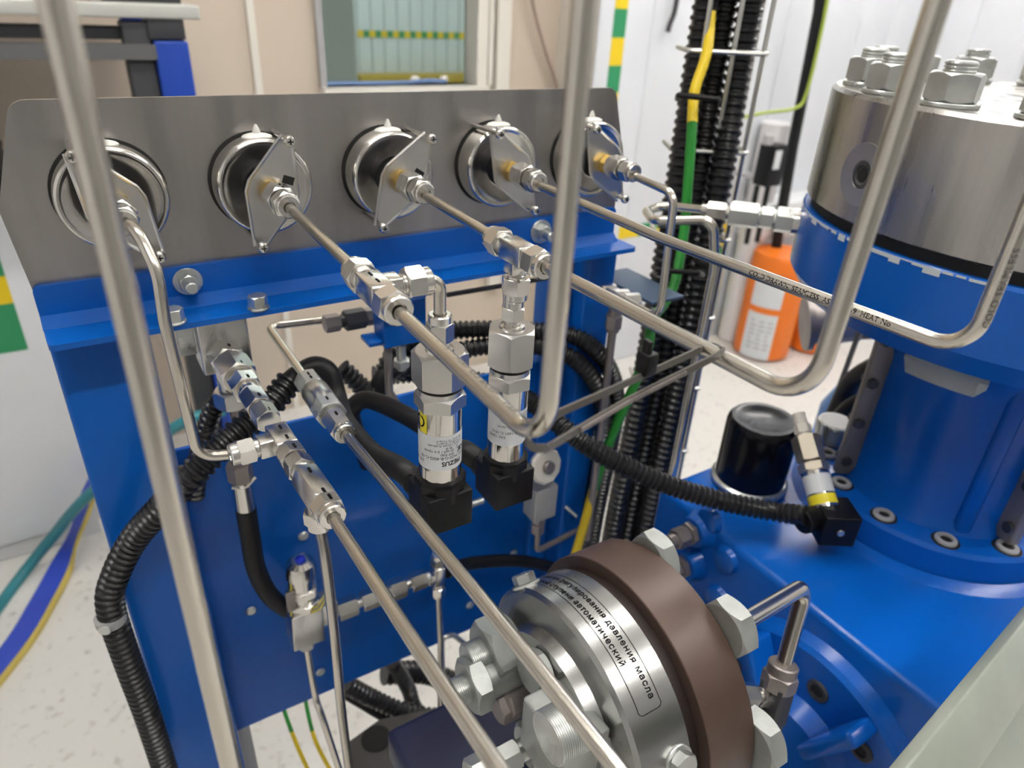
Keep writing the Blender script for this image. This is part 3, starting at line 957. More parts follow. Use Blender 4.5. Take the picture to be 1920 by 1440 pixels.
lines2 = [('PIEZUS', 0.0165, -0.0316, 0.0038, 0.0001), ('APZ 3420-G-B-1601-C-10-G', 0.0138, -0.0190, 0.0027, 0.0), ('S/N: 12090', 0.0168, 0.0027, 0.0026, 0.0),
          ('0 .. 160 бар', 0.0115, -0.0125, 0.0023, 0.0), ('4 .. 20 мА / 2-х пров.', 0.0095, -0.0125, 0.0023, 0.0), ('12 .. 36 В', 0.0075, -0.0125, 0.0022, 0.0),
          ('Ui 28 В, Ii 93 мА, Pi 660 мВт', 0.0055, -0.0145, 0.0017, 0.0), ('Ci 10 нФ, Li 10 мкГн', 0.0038, -0.0145, 0.0017, 0.0), ('0Ex ia IIC T5..T4 Ga X', 0.0022, -0.0145, 0.0017, 0.0)]
sensor(S2, zz2, 'right pressure sensor hanging below its tee', 0, lines2, radians(-93), (-0.3, 0.95, 0.1), False)
tube_thing([(S2.x, tee3Y, 1.0505), (S2.x, tee3Y, 1.044)], 'tiny tube stub between the lower tee nut and the right sensor', r=0.0036)

# sensor cables
e1 = V((-0.3, 0.95, 0.1)).normalized(); g1 = V((S1.x, S1.y, zz1[-1] + 0.013)) + e1 * 0.024
hosep = spline([g1, g1 + e1 * 0.012, Q(700, 852, Y=-0.135), Q(665, 815, Y=-0.10), Q(645, 785, Y=-0.07), Q(632, 745, Y=-0.045), Q(618, 700, Y=-0.035), Q(592, 686, Y=-0.03), Q(562, 700, Y=-0.03), Q(535, 722, Y=-0.035)])
tag(MB().tube(hosep, 0.0074, 14).build('sensor_cable', RUBBER), 'black sleeved cable of the left sensor arching behind the fittings', 'cable')
g2 = V((S2.x, S2.y, zz2[-1] + 0.013)) + e1 * 0.024
hosep = spline([g2, g2 + e1 * 0.012, Q(850, 836, Y=-0.115), Q(775, 787, Y=-0.07), Q(715, 757, Y=-0.03), Q(682, 750, Y=-0.012), Q(660, 768, Y=-0.004), Q(664, 800, Y=0.004), Q(690, 870, Y=0.012)])
tag(MB().tube(hosep, 0.0076, 14).build('sensor_cable', RUBBER), 'black sleeved cable of the right sensor passing behind the left one', 'cable')

# =================================================================== CABLE TIE between the two risers
zt = thing('cable_tie', c2, 'long grey cable tie looped round the bent tube and the line beside it', 'cable tie')


def strap(mb, pts, w, th, up):
    pts = [V(p) for p in pts]
    up = V(up)
    n = len(pts); v = []; f = []
    for i, p in enumerate(pts):
        d = (pts[min(i + 1, n - 1)] - pts[max(i - 1, 0)]).normalized()
        s = d.cross(up).normalized()
        u = s.cross(d).normalized()
        v += [p + u * w / 2 + s * th / 2, p + u * w / 2 - s * th / 2, p - u * w / 2 - s * th / 2, p - u * w / 2 + s * th / 2]
    for i in range(n - 1):
        for k in range(4):
            k2 = (k + 1) % 4
            f.append((i * 4 + k, i * 4 + k2, (i + 1) * 4 + k2, (i + 1) * 4 + k))
    f += [(0, 1, 2, 3), ((n - 1) * 4 + 3, (n - 1) * 4 + 2, (n - 1) * 4 + 1, (n - 1) * 4)]
    mb.add(v, f)


ca = V((x2, -0.3425, 1.0765)); cb = V((x3, -0.322, 1.0806))
p_up0 = Q(1046, 775, Y=-0.338); p_up1 = Q(1200, 707, D=0.262); p_up2 = Q(1310, 657, D=0.276)
p_lo0 = Q(1040, 832, D=0.226); p_lo1 = Q(1180, 750, D=0.252); p_lo2 = Q(1342, 668, D=0.268)
lp = spline([p_up2, p_up1, p_up0, Q(1024, 785, D=0.236), Q(1000, 800, D=0.224), Q(989, 822, D=0.215), Q(998, 838, D=0.216), Q(1020, 840, D=0.219), p_lo0, p_lo1, p_lo2, Q(1349, 655, D=0.276), Q(1330, 648, D=0.283), p_up2], 8)
mb = MB()
strap(mb, lp, 0.0026, 0.0011, ZA + V((0.2, 0.2, 0)))
mb.build('strap', TIE, zt)
mb = MB()
a_, b_ = p_lo0, p_lo2
for k in range(52):
    s = 0.16 + 0.66 * k / 52
    p = p_lo0.lerp(p_lo1, s * 2) if s < .5 else p_lo1.lerp(p_lo2, s * 2 - 1)
    d = (p_lo2 - p_lo0).normalized()
    n_ = d.cross(ZA).normalized()
    mb.obox(p - n_ * -0.0007 + ZA * 0.0, d * 0.0003, ZA * 0.0008, n_ * 0.0004)
mb.build('strap_teeth', PINKST, zt, smooth=False)['kind'] = 'stuff'
hc = Q(1213, 680, D=0.262)
MB().cbox(hc, XA * 0.0028, YA * 0.0032, ZA * 0.0045, 0.0008).cbox(hc + ZA * 0.006 + XA * -0.001, XA * 0.0010, YA * 0.002, ZA * 0.0035, 0.0005).build('tie_head', BLACKP, zt)

# =================================================================== LEFT VALVE CHAIN
blk = thing('manifold_block', Q(415, 665, Y=0.0), 'grey steel block under the rail with the valve chain on it', 'manifold')
b0 = Q(372, 640, Y=-0.012); b1 = Q(478, 700, Y=-0.012)
MB().bbox(b0.x, b1.x, -0.012, 0.02, Q(380, 708, Y=-0.012).z, 0.9984, 0.002).build('block_body', MACH, blk)
MB().bbox(b0.x - 0.012, b0.x - 0.0005, 0.0, 0.003, Q(365, 665, Y=0).z, 0.9984, 0.001).build('side_bracket', ZINC, blk)
cs = Q(420, 665, Y=-0.012); cend = V((0.0777, -0.2235, 0.9659))
CD = (cend - cs).normalized(); CL = (cend - cs).length


def chain_t(px, py):
    """distance along the chain axis of the axis point seen nearest the pixel"""
    best = None
    for k in range(401):
        s = CL * k / 400
        p = cs + CD * s - CAM
        u = 960 + FPX * p.dot(ROW[0]) / p.dot(ROW[2]); v = 720 + FPX * p.dot(ROW[1]) / p.dot(ROW[2])
        d = hypot(u - px, v - py)
        if best is None or d < best[0]: best = (d, s)
    return best[1]


ch = thing('valve_chain', cs, 'row of steel adapters screwed end to end below the rail', 'tube fitting')
T = lambda px, py: chain_t(px, py)


def cmark(t, af):
    u = (ZA - CD * ZA.dot(CD)).normalized()
    u = (u + CD.cross(u) * -0.25).normalized()
    MB().obox(cs + CD * t + u * (af / 2 + 0.0002), CD * 0.0021, CD.cross(u) * 0.0007, u * 0.00015).build('marker_dash', INK, ch, smooth=False)


ta = T(435, 682); tb = T(452, 705); tc_ = T(470, 733); td = T(492, 765); te = T(512, 795)
ups = ZA + XA * 0.3
MB().hex(cs, CD, 0.0, ta, 0.0225, up=ups, c0=False).build('large_hex', FIT, ch)
MB().hex(cs, CD, ta + 0.001, tb + 0.004, 0.0225, up=ups + XA * 0.2).cyl(cs, CD, ta - 0.001, tb, 0.0095).build('large_hex', FIT, ch)
MB().hex(cs, CD, tb + 0.0045, tc_ - 0.002, 0.0178, up=ups).cyl(cs, CD, tc_ - 0.003, tc_ + 0.001, 0.0062).build('hex_adapter', FIT, ch)
MB().cyl(cs, CD, tc_, tc_ + 0.006, 0.0075, 0.001).hex(cs, CD, tc_ + 0.006, td, 0.0150, up=ups).build('hex_adapter', FIT, ch)
MB().cyl(cs, CD, td - 0.001, td + 0.003, 0.0058).hex(cs, CD, td + 0.002, te - 0.004, 0.0140, up=ups + XA * .3).build('hex_adapter', FIT, ch)
for t_, a_ in ((ta * .5, .0225), (tb, .0225), (tc_ - 0.006, .0178), (td - 0.006, .0150), (te - 0.008, .0140)): cmark(t_, a_)
tt_ = T(533, 825)
Ot = cs + CD * tt_
# tee of the chain with branch to the left
Bd = V((-1, 0, 0)); Bd = (Bd - CD * Bd.dot(CD)).normalized()
mb = MB().cbox(Ot, CD * 0.012, Bd * 0.0062, CD.cross(Bd) * 0.0062, 0.001).cbox(Ot + Bd * 0.008, CD * 0.0055, Bd * 0.006, CD.cross(Bd) * 0.0055, 0.001)
mb.lathe(Ot, Bd, [(0.012, 0.0052), (0.016, 0.0056), (0.018, 0.005)], 24)
mb.build('tee_body', FIT, ch)
nut(Ot, Bd, 0.016, ch, af=0.0140)
Ob = Ot + Bd * 0.034
tt2 = tt_ + 0.0125
MB().hex(cs, CD, tt2, tt2 + 0.011, 0.0146, up=ups).cyl(cs, CD, tt2 + 0.0105, tt2 + 0.0125, 0.0050).build('hex_adapter', FIT, ch)
MB().hex(cs, CD, tt2 + 0.012, tt2 + 0.022, 0.0142, up=ups + XA * .4).cyl(cs, CD, tt2 + 0.0215, tt2 + 0.0245, 0.0062, 0.0006).build('hex_adapter', FIT, ch)
t5_ = T(586, 910); t6_ = T(607, 945)
MB().cbox(cs + CD * ((tt2 + 0.0245 + t6_) / 2), CD * ((t6_ - tt2 - 0.0245) / 2 + 0.0005), CD.cross(ups).normalized() * 0.0062, CD.cross(CD.cross(ups)).normalized() * 0.0062, 0.0012).build('run_tee_body', FIT, ch)
nut(cs, CD, t6_ + 0.0005, ch, af=0.0150, L=CL - t6_ - 0.0045, up=ups)
for t_, a_ in ((tt_ - 0.006, .0126), (tt_ + 0.006, .0126), (tt2 + 0.006, .0146), (tt2 + 0.017, .0142), (t5_ - 0.006, .0126), (t6_ - 0.003, .0126), (t6_ + 0.005, .0150)): cmark(t_, a_)
# downward branch of the run tee
Od = cs + CD * (t5_ + 0.006)
Dd = (V((0, 0, -1)) - CD * V((0, 0, -1)).dot(CD)).normalized()
MB().cyl(Od, Dd, 0.0, 0.014, 0.0054).build('branch_stub', FIT, ch)
nut(Od, Dd, 0.012, ch, af=0.0142, L=0.008)
# re-route end of the first tube into the branch nut
drop0 = Od + Dd * 0.022
tube_thing(spline([drop0, Q(612, 1060, D=0.43), Q(628, 1200, D=0.50), Q(640, 1330, D=0.545), Q(655, 1450, D=0.60)]), 'steel tube dropping from the end of the valve chain', r=0.0036)
tube_thing([cend - CD * 0.006, Q(760, 1180, X=0.0777), Q(930, 1435, X=0.0777), Q(1010, 1555, X=0.0777)], 'lower steel tube leading from the valve chain to the foreground')

# bottom outlet of the block: elbow fitting with conduit and rubber hose
eb = thing('elbow_fitting', Q(425, 735, Y=0.0), 'hex fitting under the manifold block', 'tube fitting')
o_ = Q(428, 712, Y=0.0)
MB().cyl(o_, -ZA, -0.002, 0.008, 0.008, 0.001).hex(o_, -ZA, 0.008, 0.022, 0.022).build('fitting_body', MACH, eb)
MB().cyl(o_, V((0.1, -0.05, -1)), 0.02, 0.062, 0.0062, 0.0005).build('outlet_tube', PINKST, eb)

# check valve line (second lower tube)
xv = 0.1157
va = Q(575, 712, X=xv); vb = Q(648, 815, X=xv)
vd = (vb - va).normalized(); vl = (vb - va).length
cv = thing('check_valve', va, 'steel check valve between the sensors and the valve chain', 'valve')
MB().hex(va, vd, 0.0, vl * .22, 0.0165, up=ZA).build('hex_end', ZINC, cv)
MB().lathe(va, vd, [(vl * .20, 0.0078), (vl * .24, 0.0096), (vl * .52, 0.0096), (vl * .56, 0.0085)], 32).build('valve_barrel', MACH, cv)
MB().hex(va, vd, vl * .50, vl * .68, 0.0185, up=ZA).build('hex_end', ZINC, cv)
MB().cyl(va, vd, vl * .67, vl * .72, 0.0055).build('valve_neck', FIT, cv)
nut(va, vd, vl * .71, cv, af=0.0145, L=vl * .24, up=ZA)
for s, rr in ((.08, .0083), (.15, .0083), (.58, .0093), (.8, .0074)):
    u = (ZA - vd * ZA.dot(vd)).normalized()
    MB().obox(va + vd * (vl * s) + u * (rr + .0001), vd * 0.0020, vd.cross(u) * 0.0007, u * 0.00015).build('marker_dash', INK, cv, smooth=False)
tube_thing([vb - vd * 0.002, Q(760, 950, X=xv), Q(900, 1120, X=xv), Q(1140, 1420, X=xv), Q(1220, 1520, X=xv)], 'lower steel tube crossing in front of the round regulator', r=0.0034)
tube_thing(fillet([va + vd * 0.002, Q(503, 612, X=xv), Q(630, 597, Y=Q(503, 612, X=xv).y)], 0.010, 8), 'steel tube bent under the rail behind the check valve', r=0.0034)
# fittings under the rail
uf = thing('rail_fittings', Q(650, 607, Y=0.02), 'dark hex fittings in a row under the blue rail', 'tube fitting')
ua = Q(608, 608, Y=0.03); ub = Q(712, 590, Y=0.03); ud = (ub - ua).normalized(); ul = (ub - ua).length
MB().hex(ua, ud, 0, ul * .26, 0.0135, up=ZA).build('nut', PINKST, uf)
MB().cyl(ua, ud, ul * .25, ul * .36, 0.0055).hex(ua, ud, ul * .35, ul * .72, 0.0155, up=ZA).build('fitting_body', GREYD, uf)
MB().hex(ua, ud, ul * .73, ul * 1.0, 0.0135, up=ZA).build('nut', PINKST, uf)
# blue bracket and bolt hanging from the rail
bk = thing('hanging_bracket', Q(755, 640, Y=-0.005), 'small blue channel bracket hanging under the rail with a bolt', 'bracket')
q0 = Q(722, 655, Y=-0.004); q1 = Q(800, 640, Y=-0.004)
MB().bbox(q0.x, q1.x, -0.004, 0.02, q0.z, 0.9984, 0.001).build('bracket_body', BLUE, bk)
MB().bbox(q0.x - 0.012, q0.x - 0.0003, 0.0, 0.02, q0.z + 0.002, q0.z + 0.006, 0.0008).build('bracket_lip', BLUE, bk)
qc = Q(752, 650, Y=0.004)
MB().cyl(qc, -ZA, -0.002, 0.022, 0.0042).hex(qc, -ZA, 0.012, 0.019, 0.013).build('bracket_bolt', ZINC, bk)
tube_thing(fillet([Q(727, 652, Y=0.006), Q(730, 735, Y=0.006), Q(748, 765, Y=0.006)], 0.004, 4), 'thin dull tube hanging beside the blue bracket', r=0.0036, m=PINKST)
# edge strip under the rail, right half
tag(MB().tube([Q(838, 553, Y=0.0), Q(1040, 519, Y=0.0)], 0.0022, 10).build('rod', GREYD), 'dark rod running under the right half of the rail', 'rod')

# =================================================================== CONDUITS
def conduit(pts, label, r=0.0085, pitch=0.005, depth=0.0018, name='corrugated_conduit', n=18):
    return tag(MB().corr(spline(pts, 14), r, pitch, depth, n).build(name, CONDUIT, ang=28), label, 'conduit', 'black corrugated conduits')


conduit([Q(542, 716, Y=-0.036), Q(505, 760, Y=-0.045), Q(440, 815, Y=-0.055), Q(395, 855, Y=-0.06), Q(345, 905, Y=-0.06), Q(300, 955, Y=-0.05), Q(252, 1010, Y=-0.035), Q(218, 1075, Y=-0.03), Q(207, 1135, Y=-0.028), Q(238, 1235, Y=-0.028), Q(278, 1345, Y=-0.028), Q(318, 1470, Y=-0.028)],
        'corrugated conduit curving round the left upright of the frame', 0.0102, 0.0058, 0.0022)
cl = thing('conduit_clip', Q(204, 1160, Y=-0.04), 'small grey clip on the conduit at the left upright', 'clip')
p = Q(207, 1160, Y=-0.03)
MB().lathe(p - ZA * 0.003, ZA, [(0, 0.0108), (0.006, 0.0108)], 24).build('clip_band', GREYP, cl)
MB().cyl(p + V((-0.004, -0.0085, 0)), V((-0.3, -1, 0)), 0, 0.003, 0.0045, 0.0008, 16).build('clip_screw', ZINC, cl)
conduit([o_ + V((-0.004, 0.004, -0.02)), Q(403, 760, Y=0.01), Q(385, 810, Y=0.012), Q(372, 860, Y=0.015), Q(365, 930, Y=0.02)], 'short corrugated conduit under the manifold block', 0.0078, 0.0055, 0.0018)
# coil behind the sensors
conduit([Q(640, 690, Y=0.06), Q(700, 735, Y=0.05), Q(735, 668, Y=0.06), Q(800, 628, Y=0.06), Q(880, 618, Y=0.05), Q(980, 620, Y=0.03), Q(1060, 626, Y=0.0), Q(1115, 655, Y=-0.015), Q(1148, 705, Y=-0.015), Q(1155, 770, Y=-0.01), Q(1140, 860, Y=-0.005), Q(1120, 960, Y=0.0), Q(1100, 1080, Y=0.0)],
        'outer corrugated conduit looping over the right upright', 0.0092, 0.0058, 0.0018)
conduit([Q(690, 790, Y=0.06), Q(705, 730, Y=0.06), Q(760, 690, Y=0.06), Q(870, 656, Y=0.045), Q(970, 645, Y=0.03), Q(1050, 660, Y=-0.005), Q(1100, 695, Y=-0.018), Q(1128, 750, Y=-0.018), Q(1130, 820, Y=-0.012), Q(1110, 930, Y=-0.005), Q(1085, 1060, Y=-0.004)],
        'inner corrugated conduit looping over the right upright', 0.0092, 0.0058, 0.0018)
conduit([Q(700, 705, Y=0.07), Q(800, 700, Y=0.06), Q(900, 715, Y=0.045), Q(985, 748, Y=-0.02), Q(1035, 785, Y=-0.05), Q(1090, 828, Y=-0.08), Q(1160, 868, Y=-0.1), Q(1250, 908, Z=0.80), Q(1350, 938, Z=0.787), Q(1440, 957, Z=0.782), Q(1512, 967, D=0.648)],
        'corrugated conduit running across to the compressor sensor', 0.0098, 0.0056, 0.0018)
tag(MB().tube(spline([Q(700, 770, Y=0.05), Q(715, 715, Y=0.05), Q(760, 680, Y=0.055), Q(830, 665, Y=0.06)]), 0.009, 14).build('black_hose', RUBBER), 'smooth black hose curling behind the left sensor', 'hose')
# conduit cluster under the plate
conduit([Q(648, 1282, Y=0.06), Q(700, 1310, Y=0.05), Q(760, 1335, Y=0.03), Q(830, 1345, Y=0.01), Q(900, 1340, Y=0.0)], 'corrugated conduit running out under the back plate', 0.011, 0.007, 0.002)
conduit([Q(735, 1240, Y=0.07), Q(765, 1290, Y=0.07), Q(780, 1330, Y=0.06), Q(830, 1380, Y=0.04)], 'steep corrugated conduit under the back plate', 0.010, 0.007, 0.002)
conduit([Q(720, 1262, Y=0.09), Q(800, 1262, Y=0.08), Q(870, 1290, Y=0.06)], 'rearmost corrugated conduit under the back plate', 0.015, 0.008, 0.002)
tag(MB().tube(spline([Q(650, 1300, Y=0.09), Q(760, 1360, Y=0.06), Q(870, 1375, Y=0.03)]), 0.008, 12).build('black_hose', RUBBER), 'smooth black hose among the conduits under the plate', 'hose')

# rubber hose with crimped ferrule
rh = thing('rubber_hose', Q(462, 960, Y=-0.03), 'black rubber hose with crimped steel ferrule dropping to the relief valve', 'hose')
ha = Q(447, 868, Y=-0.03); hb_ = Q(462, 960, Y=-0.03)
hd = (hb_ - ha).normalized(); hl = (hb_ - ha).length
MB().hex(ha, hd, 0, hl * .33, 0.0165, up=YA).build('ferrule_nut', PINKST, rh)
MB().lathe(ha, hd, [(hl * .3, 0.006), (hl * .40, 0.0062), (hl * .42, 0.0070), (hl, 0.0075)], 24).build('crimped_ferrule', FIT, rh)
MB().tube(fillet([ha + hd * hl * .33 + V((-0.008, -0.004, -0.002)), ha + hd * hl * .36 + V((0, -0.006, -0.004)), ha + hd * hl * .30 + V((0.010, -0.004, 0.0))], 0.006, 5), 0.0012, 8).build('safety_clip', CREAM, rh)
MB().tube(spline([hb_ - hd * 0.004, Q(470, 1010, Y=-0.03), Q(480, 1065, Y=-0.028), Q(505, 1115, Y=-0.022), Q(545, 1145, Y=-0.015), Q(590, 1155, Y=-0.01)]), 0.0078, 16).build('hose_body', RUBBER, rh)

# =================================================================== RELIEF VALVE AND FITTINGS ON THE BACK PLATE
YP = -0.03
rv = thing('relief_valve', Q(575, 1230, Y=YP), 'steel relief valve with blue seal and yellow seal wire', 'valve')
rt = Q(563, 1055, Y=YP); rb = Q(575, 1225, Y=YP); rdv = (rb - rt).normalized(); rL = (rb - rt).length
cap_o = MB().lathe(rt, rdv, [(-0.003, 0.007), (0.0, 0.0118), (0.007, 0.0132), (0.013, 0.0132), (0.0145, 0.0116), (0.026, 0.0116)], 32).build('valve_cap', FIT, rv)
MB().ball(rt - rdv * 0.0035, 0.0046, (1, 1, 0.7), 12).build('blue_seal', BLUECAP, rv)
MB().hex(rt, rdv, 0.0255, 0.0335, 0.0255, up=YA).build('lock_nut', FIT, rv)
MB().cyl(rt, rdv, 0.033, 0.042, 0.0105).hex(rt, rdv, 0.041, 0.049, 0.0255, up=YA + XA * .4).build('lock_nut', FIT, rv)
MB().cbox(rt + rdv * 0.068, XA * 0.0140, YA * 0.0130, rdv * 0.020, 0.0012).build('valve_block', MACH, rv)
MB().cbox(rt + rdv * 0.062 + XA * 0.020, XA * 0.008, YA * 0.0105, rdv * 0.0115, 0.001).build('side_port', MACH, rv)
MB().hex(rt, rdv, 0.087, 0.100, 0.0145, up=YA).build('outlet_nut', MACH, rv)
sw = fillet([rt + V((-0.011, -0.005, -0.014)), rt + V((-0.0155, -0.008, -0.050)), rt + V((0.007, -0.014, -0.042)), rt + V((0.0175, -0.009, -0.034))], 0.001, 3)
MB().tube(sw, 0.0009, 6).tube([p + V((0.001, -0.0006, -0.004)) for p in sw[3:]], 0.0009, 6).build('seal_wire', SEALY, rv)
MB().cbox(rt + V((-0.0135, -0.008, -0.032)), XA * 0.004, YA * 0.001, ZA * 0.011, 0.0006).build('seal_plate', PINKST, rv)
tube_thing(spline([rt + rdv * 0.096, Q(590, 1300, Y=-0.035), Q(606, 1350, Y=-0.05), Q(640, 1455, Y=-0.07)]), 'thin steel tube under the relief valve', r=0.0032)
fx = thing('fitting_row', Q(720, 1110, Y=YP), 'row of shiny hex fittings beside the relief valve', 'tube fitting')
fa = Q(632, 1146, Y=YP); fb = Q(805, 1080, Y=YP); fd = (fb - fa).normalized(); fL = (fb - fa).length
for (s0, s1, af) in ((0.0, .20, .0175), (.25, .46, .0175), (.55, .72, .0185), (.78, .95, .0165)):
    MB().hex(fa, fd, fL * s0, fL * s1, af, up=ZA + YA * .2).build('hex_fitting', FIT, fx)
MB().cyl(fa, fd, -0.012, fL, 0.0045).build('inner_tube', MACH, fx)
te_o = Q(821, 1078, Y=YP)
union_tee('union_tee', te_o, (0, 0, 1), -fd, 'small tee at the right end of the fitting row on the plate', af=0.0135, marks=False, nuts=(1, 1, 0))
tube_thing([te_o - ZA * 0.02, Q(826, 1200, Y=YP), Q(826, 1470, Y=YP)], 'upright steel tube below the small tee on the plate', r=0.0032)
tube_thing(fillet([Q(835, 1470, Y=YP + .01), Q(828, 1195, Y=YP + .01), Q(850, 1190, Y=YP + .01), Q(875, 1210, Y=YP + .01)], 0.012, 6), 'thin hooked tube beside the upright tube', r=0.003, m=ZINC)
tag(MB().tube(spline([te_o + XA * 0.01, Q(890, 1055, Y=YP + 0.02), Q(980, 1052, Y=YP + 0.02), Q(1060, 1070, Y=0.0)]), 0.007, 12).build('black_hose', RUBBER), 'black hose running from the small tee behind the regulator', 'hose')
for k, (a, b, c, lab) in enumerate((((531, 1325), (552, 1385), (580, 1450), 'left yellow-green earth wire hanging below the plate'), ((572, 1310), (590, 1385), (622, 1450), 'right yellow-green earth wire hanging below the plate'))):
    w = thing('earth_wire', Q(*a, Y=0.05), lab, 'wire', 'earth wires below the plate')
    P_ = spline([Q(a[0] - 6, a[1] - 40, Y=0.045), Q(*a, Y=0.045), Q(*b, Y=0.02), Q(*c, Y=0.0)])
    h_ = len(P_) * 6 // 10
    MB().tube(P_[:h_ + 1], 0.0022, 8).build('green_length', GREENWIRE, w)
    MB().tube(P_[h_:], 0.0023, 8).build('yellow_length', YELWIRE, w)

# needle valve on the right upright
nv = thing('needle_valve', Q(1015, 940, Y=-0.02), 'steel needle valve with a white round knob on the right upright', 'valve')
k0 = Q(1018, 872, Y=-0.045)
MB().cyl(k0, V((0.1, -1, 0.3)), 0, 0.007, 0.019, 0.002, 10).build('knob', CREAM, nv, ang=20)
MB().cyl(k0, V((0.1, -1, 0.3)), 0.007, 0.012, 0.0065, 0.001, 16).build('knob_screw', PINKST, nv)
MB().cyl(k0, V((0.1, -1, 0.3)), 0.0028, 0.0042, 0.0193, 0.0, 10).build('blue_paint_mark', BLUECLOTH, nv, ang=20)
kb = Q(1013, 935, Y=-0.035)
MB().cbox(kb, XA * 0.0135, YA * 0.011, ZA * 0.020, 0.0012).build('valve_block', GREYP, nv)
MB().hex(kb, -ZA, 0.019, 0.030, 0.014).hex(kb, -ZA, 0.032, 0.044, 0.013).cyl(kb, -ZA, 0.029, 0.033, 0.005).build('outlet_fitting', PINKST, nv)
tube_thing(fillet([kb - ZA * 0.042, Q(1006, 1033, Y=-0.035), Q(1090, 990, Y=-0.01)], 0.009, 7), 'thin bent tube below the needle valve', r=0.0032, m=PINKST)
tube_thing([Q(870, 950, Y=-0.03), Q(905, 938, Y=-0.03)], 'short tube between the sensor plugs and the needle valve', r=0.0035, m=ZINC)
MBc = MB().hex(Q(868, 955, Y=-0.03), (Q(905, 938, Y=-0.03) - Q(868, 955, Y=-0.03)), -0.006, 0.007, 0.0135, up=ZA)
tag(MBc.build('tube_nut', FIT), 'lone tube nut behind the left sensor plug', 'tube fitting')

# bulkhead bracket right of the panel
bb = thing('bulkhead_bracket', Q(1180, 560, Y=-0.03), 'dark blue-grey bracket plate with bulkhead fittings right of the rail', 'bracket')
A0, A1, A2, A3 = Q(1165, 515, Y=-0.005), Q(1245, 560, Y=-0.03), Q(1238, 592, Y=-0.04), Q(1140, 540, Y=-0.02)
nz = Q(1165, 515, Y=-0.005).z
MB().bbox(0.4385, 0.4800, -0.055, 0.03, 0.952, 0.9555, 0.001).build('bracket_plate', mat('bracket_blue_grey', (0.06, 0.10, 0.17), 0.4, 0.3), bb)
for (px, py) in ((1140, 545), (1165, 556), (1185, 563)):
    p = Q(px, py, Z=0.962)
    MB().hex(p, V((0.9, -0.35, 0)), -0.007, 0.007, 0.012, up=ZA).build('bulkhead_fitting', FIT, bb)
p = Q(1152, 590, Y=-0.03)
MB().hex(p, -ZA, 0.0, 0.014, 0.0145).cyl(p, -ZA, -0.008, 0.018, 0.0062, 0.0008).build('bulkhead_nut', PINKST, bb)
tube_thing([p - ZA * 0.015, Q(1130, 780, Y=-0.03), Q(1100, 1010, Y=-0.03)], 'dull upright tube in front of the right upright', r=0.0042, m=PINKST)

# =================================================================== CABLE TRAY
TX, TY = 0.60, 0.07
ct = thing('cable_tray', (TX, TY, 0.0), 'galvanised wire mesh cable tray standing behind the compressor', 'cable tray')


def vert_at(px, py, D):
    p = Q(px, py, D=D); return p


wx = [Q(1318, 95, D=0.74), Q(1375, 98, D=0.74), Q(1432, 100, D=0.74)]
for p in wx:
    MB().tube([(p.x, p.y, 0.05), (p.x, p.y, 2.1)], 0.0026, 8).build('mesh_wire', MESHW, ct)
a_, b_ = wx[0], wx[2]
dr = (b_ - a_).normalized(); dr.z = 0
nrm_ = V((dr.y, -dr.x, 0))
back = -nrm_ if nrm_.dot(CAM - a_) > 0 else nrm_
for p in (wx[0], wx[2]):
    q = p + back * 0.05 - dr * (0.004 if p is wx[0] else -0.004)
    MB().tube([(q.x, q.y, 0.05), (q.x, q.y, 2.1)], 0.0026, 8).build('mesh_wire', MESHW, ct)
zc = Q(1375, 98, D=0.74).z
zs = [zc + k * 0.1005 for k in range(-11, 8)]
for z in zs:
    if z < 0.05 or z > 2.1: continue
    pts = [a_ + back * 0.05 - dr * 0.018, a_ - dr * 0.018, a_ + dr * 0.0, b_ + dr * 0.004, b_ + back * 0.05]
    pts = [V((p.x, p.y, z)) for p in pts]
    MB().tube(fillet([p - back * 0.005 for p in pts], 0.006, 4), 0.0026, 8).build('mesh_wire', MESHW, ct)
# three conduits in the tray
for k, (px0, px1, rr, off, lab) in enumerate(((1317, 1232, 0.0145, 0.018, 'left corrugated conduit in the wire mesh tray'), (1362, 1270, 0.0155, 0.040, 'middle corrugated conduit in the wire mesh tray'), (1402, 1300, 0.0145, 0.020, 'right corrugated conduit in the wire mesh tray'))):
    p = Q(px0, 95, D=0.74) + back * off
    q = Q((1258, 1300, 1336)[k], 420, D=0.80) + back * (0, 0.022, 0)[k]
    conduit([(p.x, p.y, 2.1), (p.x, p.y, 1.6), (p.x, p.y, 1.3), (p.x, p.y, p.z - 0.02), (q.x, q.y, q.z), (q.x - 0.012, q.y - 0.006, 0.75), (q.x - 0.018, q.y, 0.5), (q.x - 0.018, q.y, 0.02)], lab, rr, 0.0095, 0.0026, n=20)
# yellow-green wire
ew = thing('earth_wire', Q(1300, 350, D=0.7), 'thick yellow and green earth wire tied into the mesh tray', 'wire')
P_ = spline([Q(1345, -60, D=0.735), Q(1333, 20, D=0.735), Q(1326, 95, D=0.733), Q(1305, 160, D=0.735), Q(1300, 190, D=0.737), Q(1298, 230, D=0.737)])
MB().tube(P_, 0.0055, 10).build('yellow_length', YELWIRE, ew)
P2 = spline([Q(1298, 225, D=0.7372), Q(1294, 290, D=0.745), Q(1288, 370, D=0.755), Q(1282, 440, D=0.765), Q(1262, 540, D=0.76), Q(1224, 600, D=0.74), Q(1215, 650, D=0.74), Q(1190, 720, D=0.745), Q(1150, 810, D=0.76), Q(1118, 900, D=0.775), Q(1096, 980, D=0.79), Q(1072, 1060, D=0.81)])
MB().tube(P2[:-18], 0.0054, 10).build('green_length', GREENWIRE, ew)
MB().tube(P2[-19:], 0.0052, 10).build('yellow_length', YELWIRE, ew)
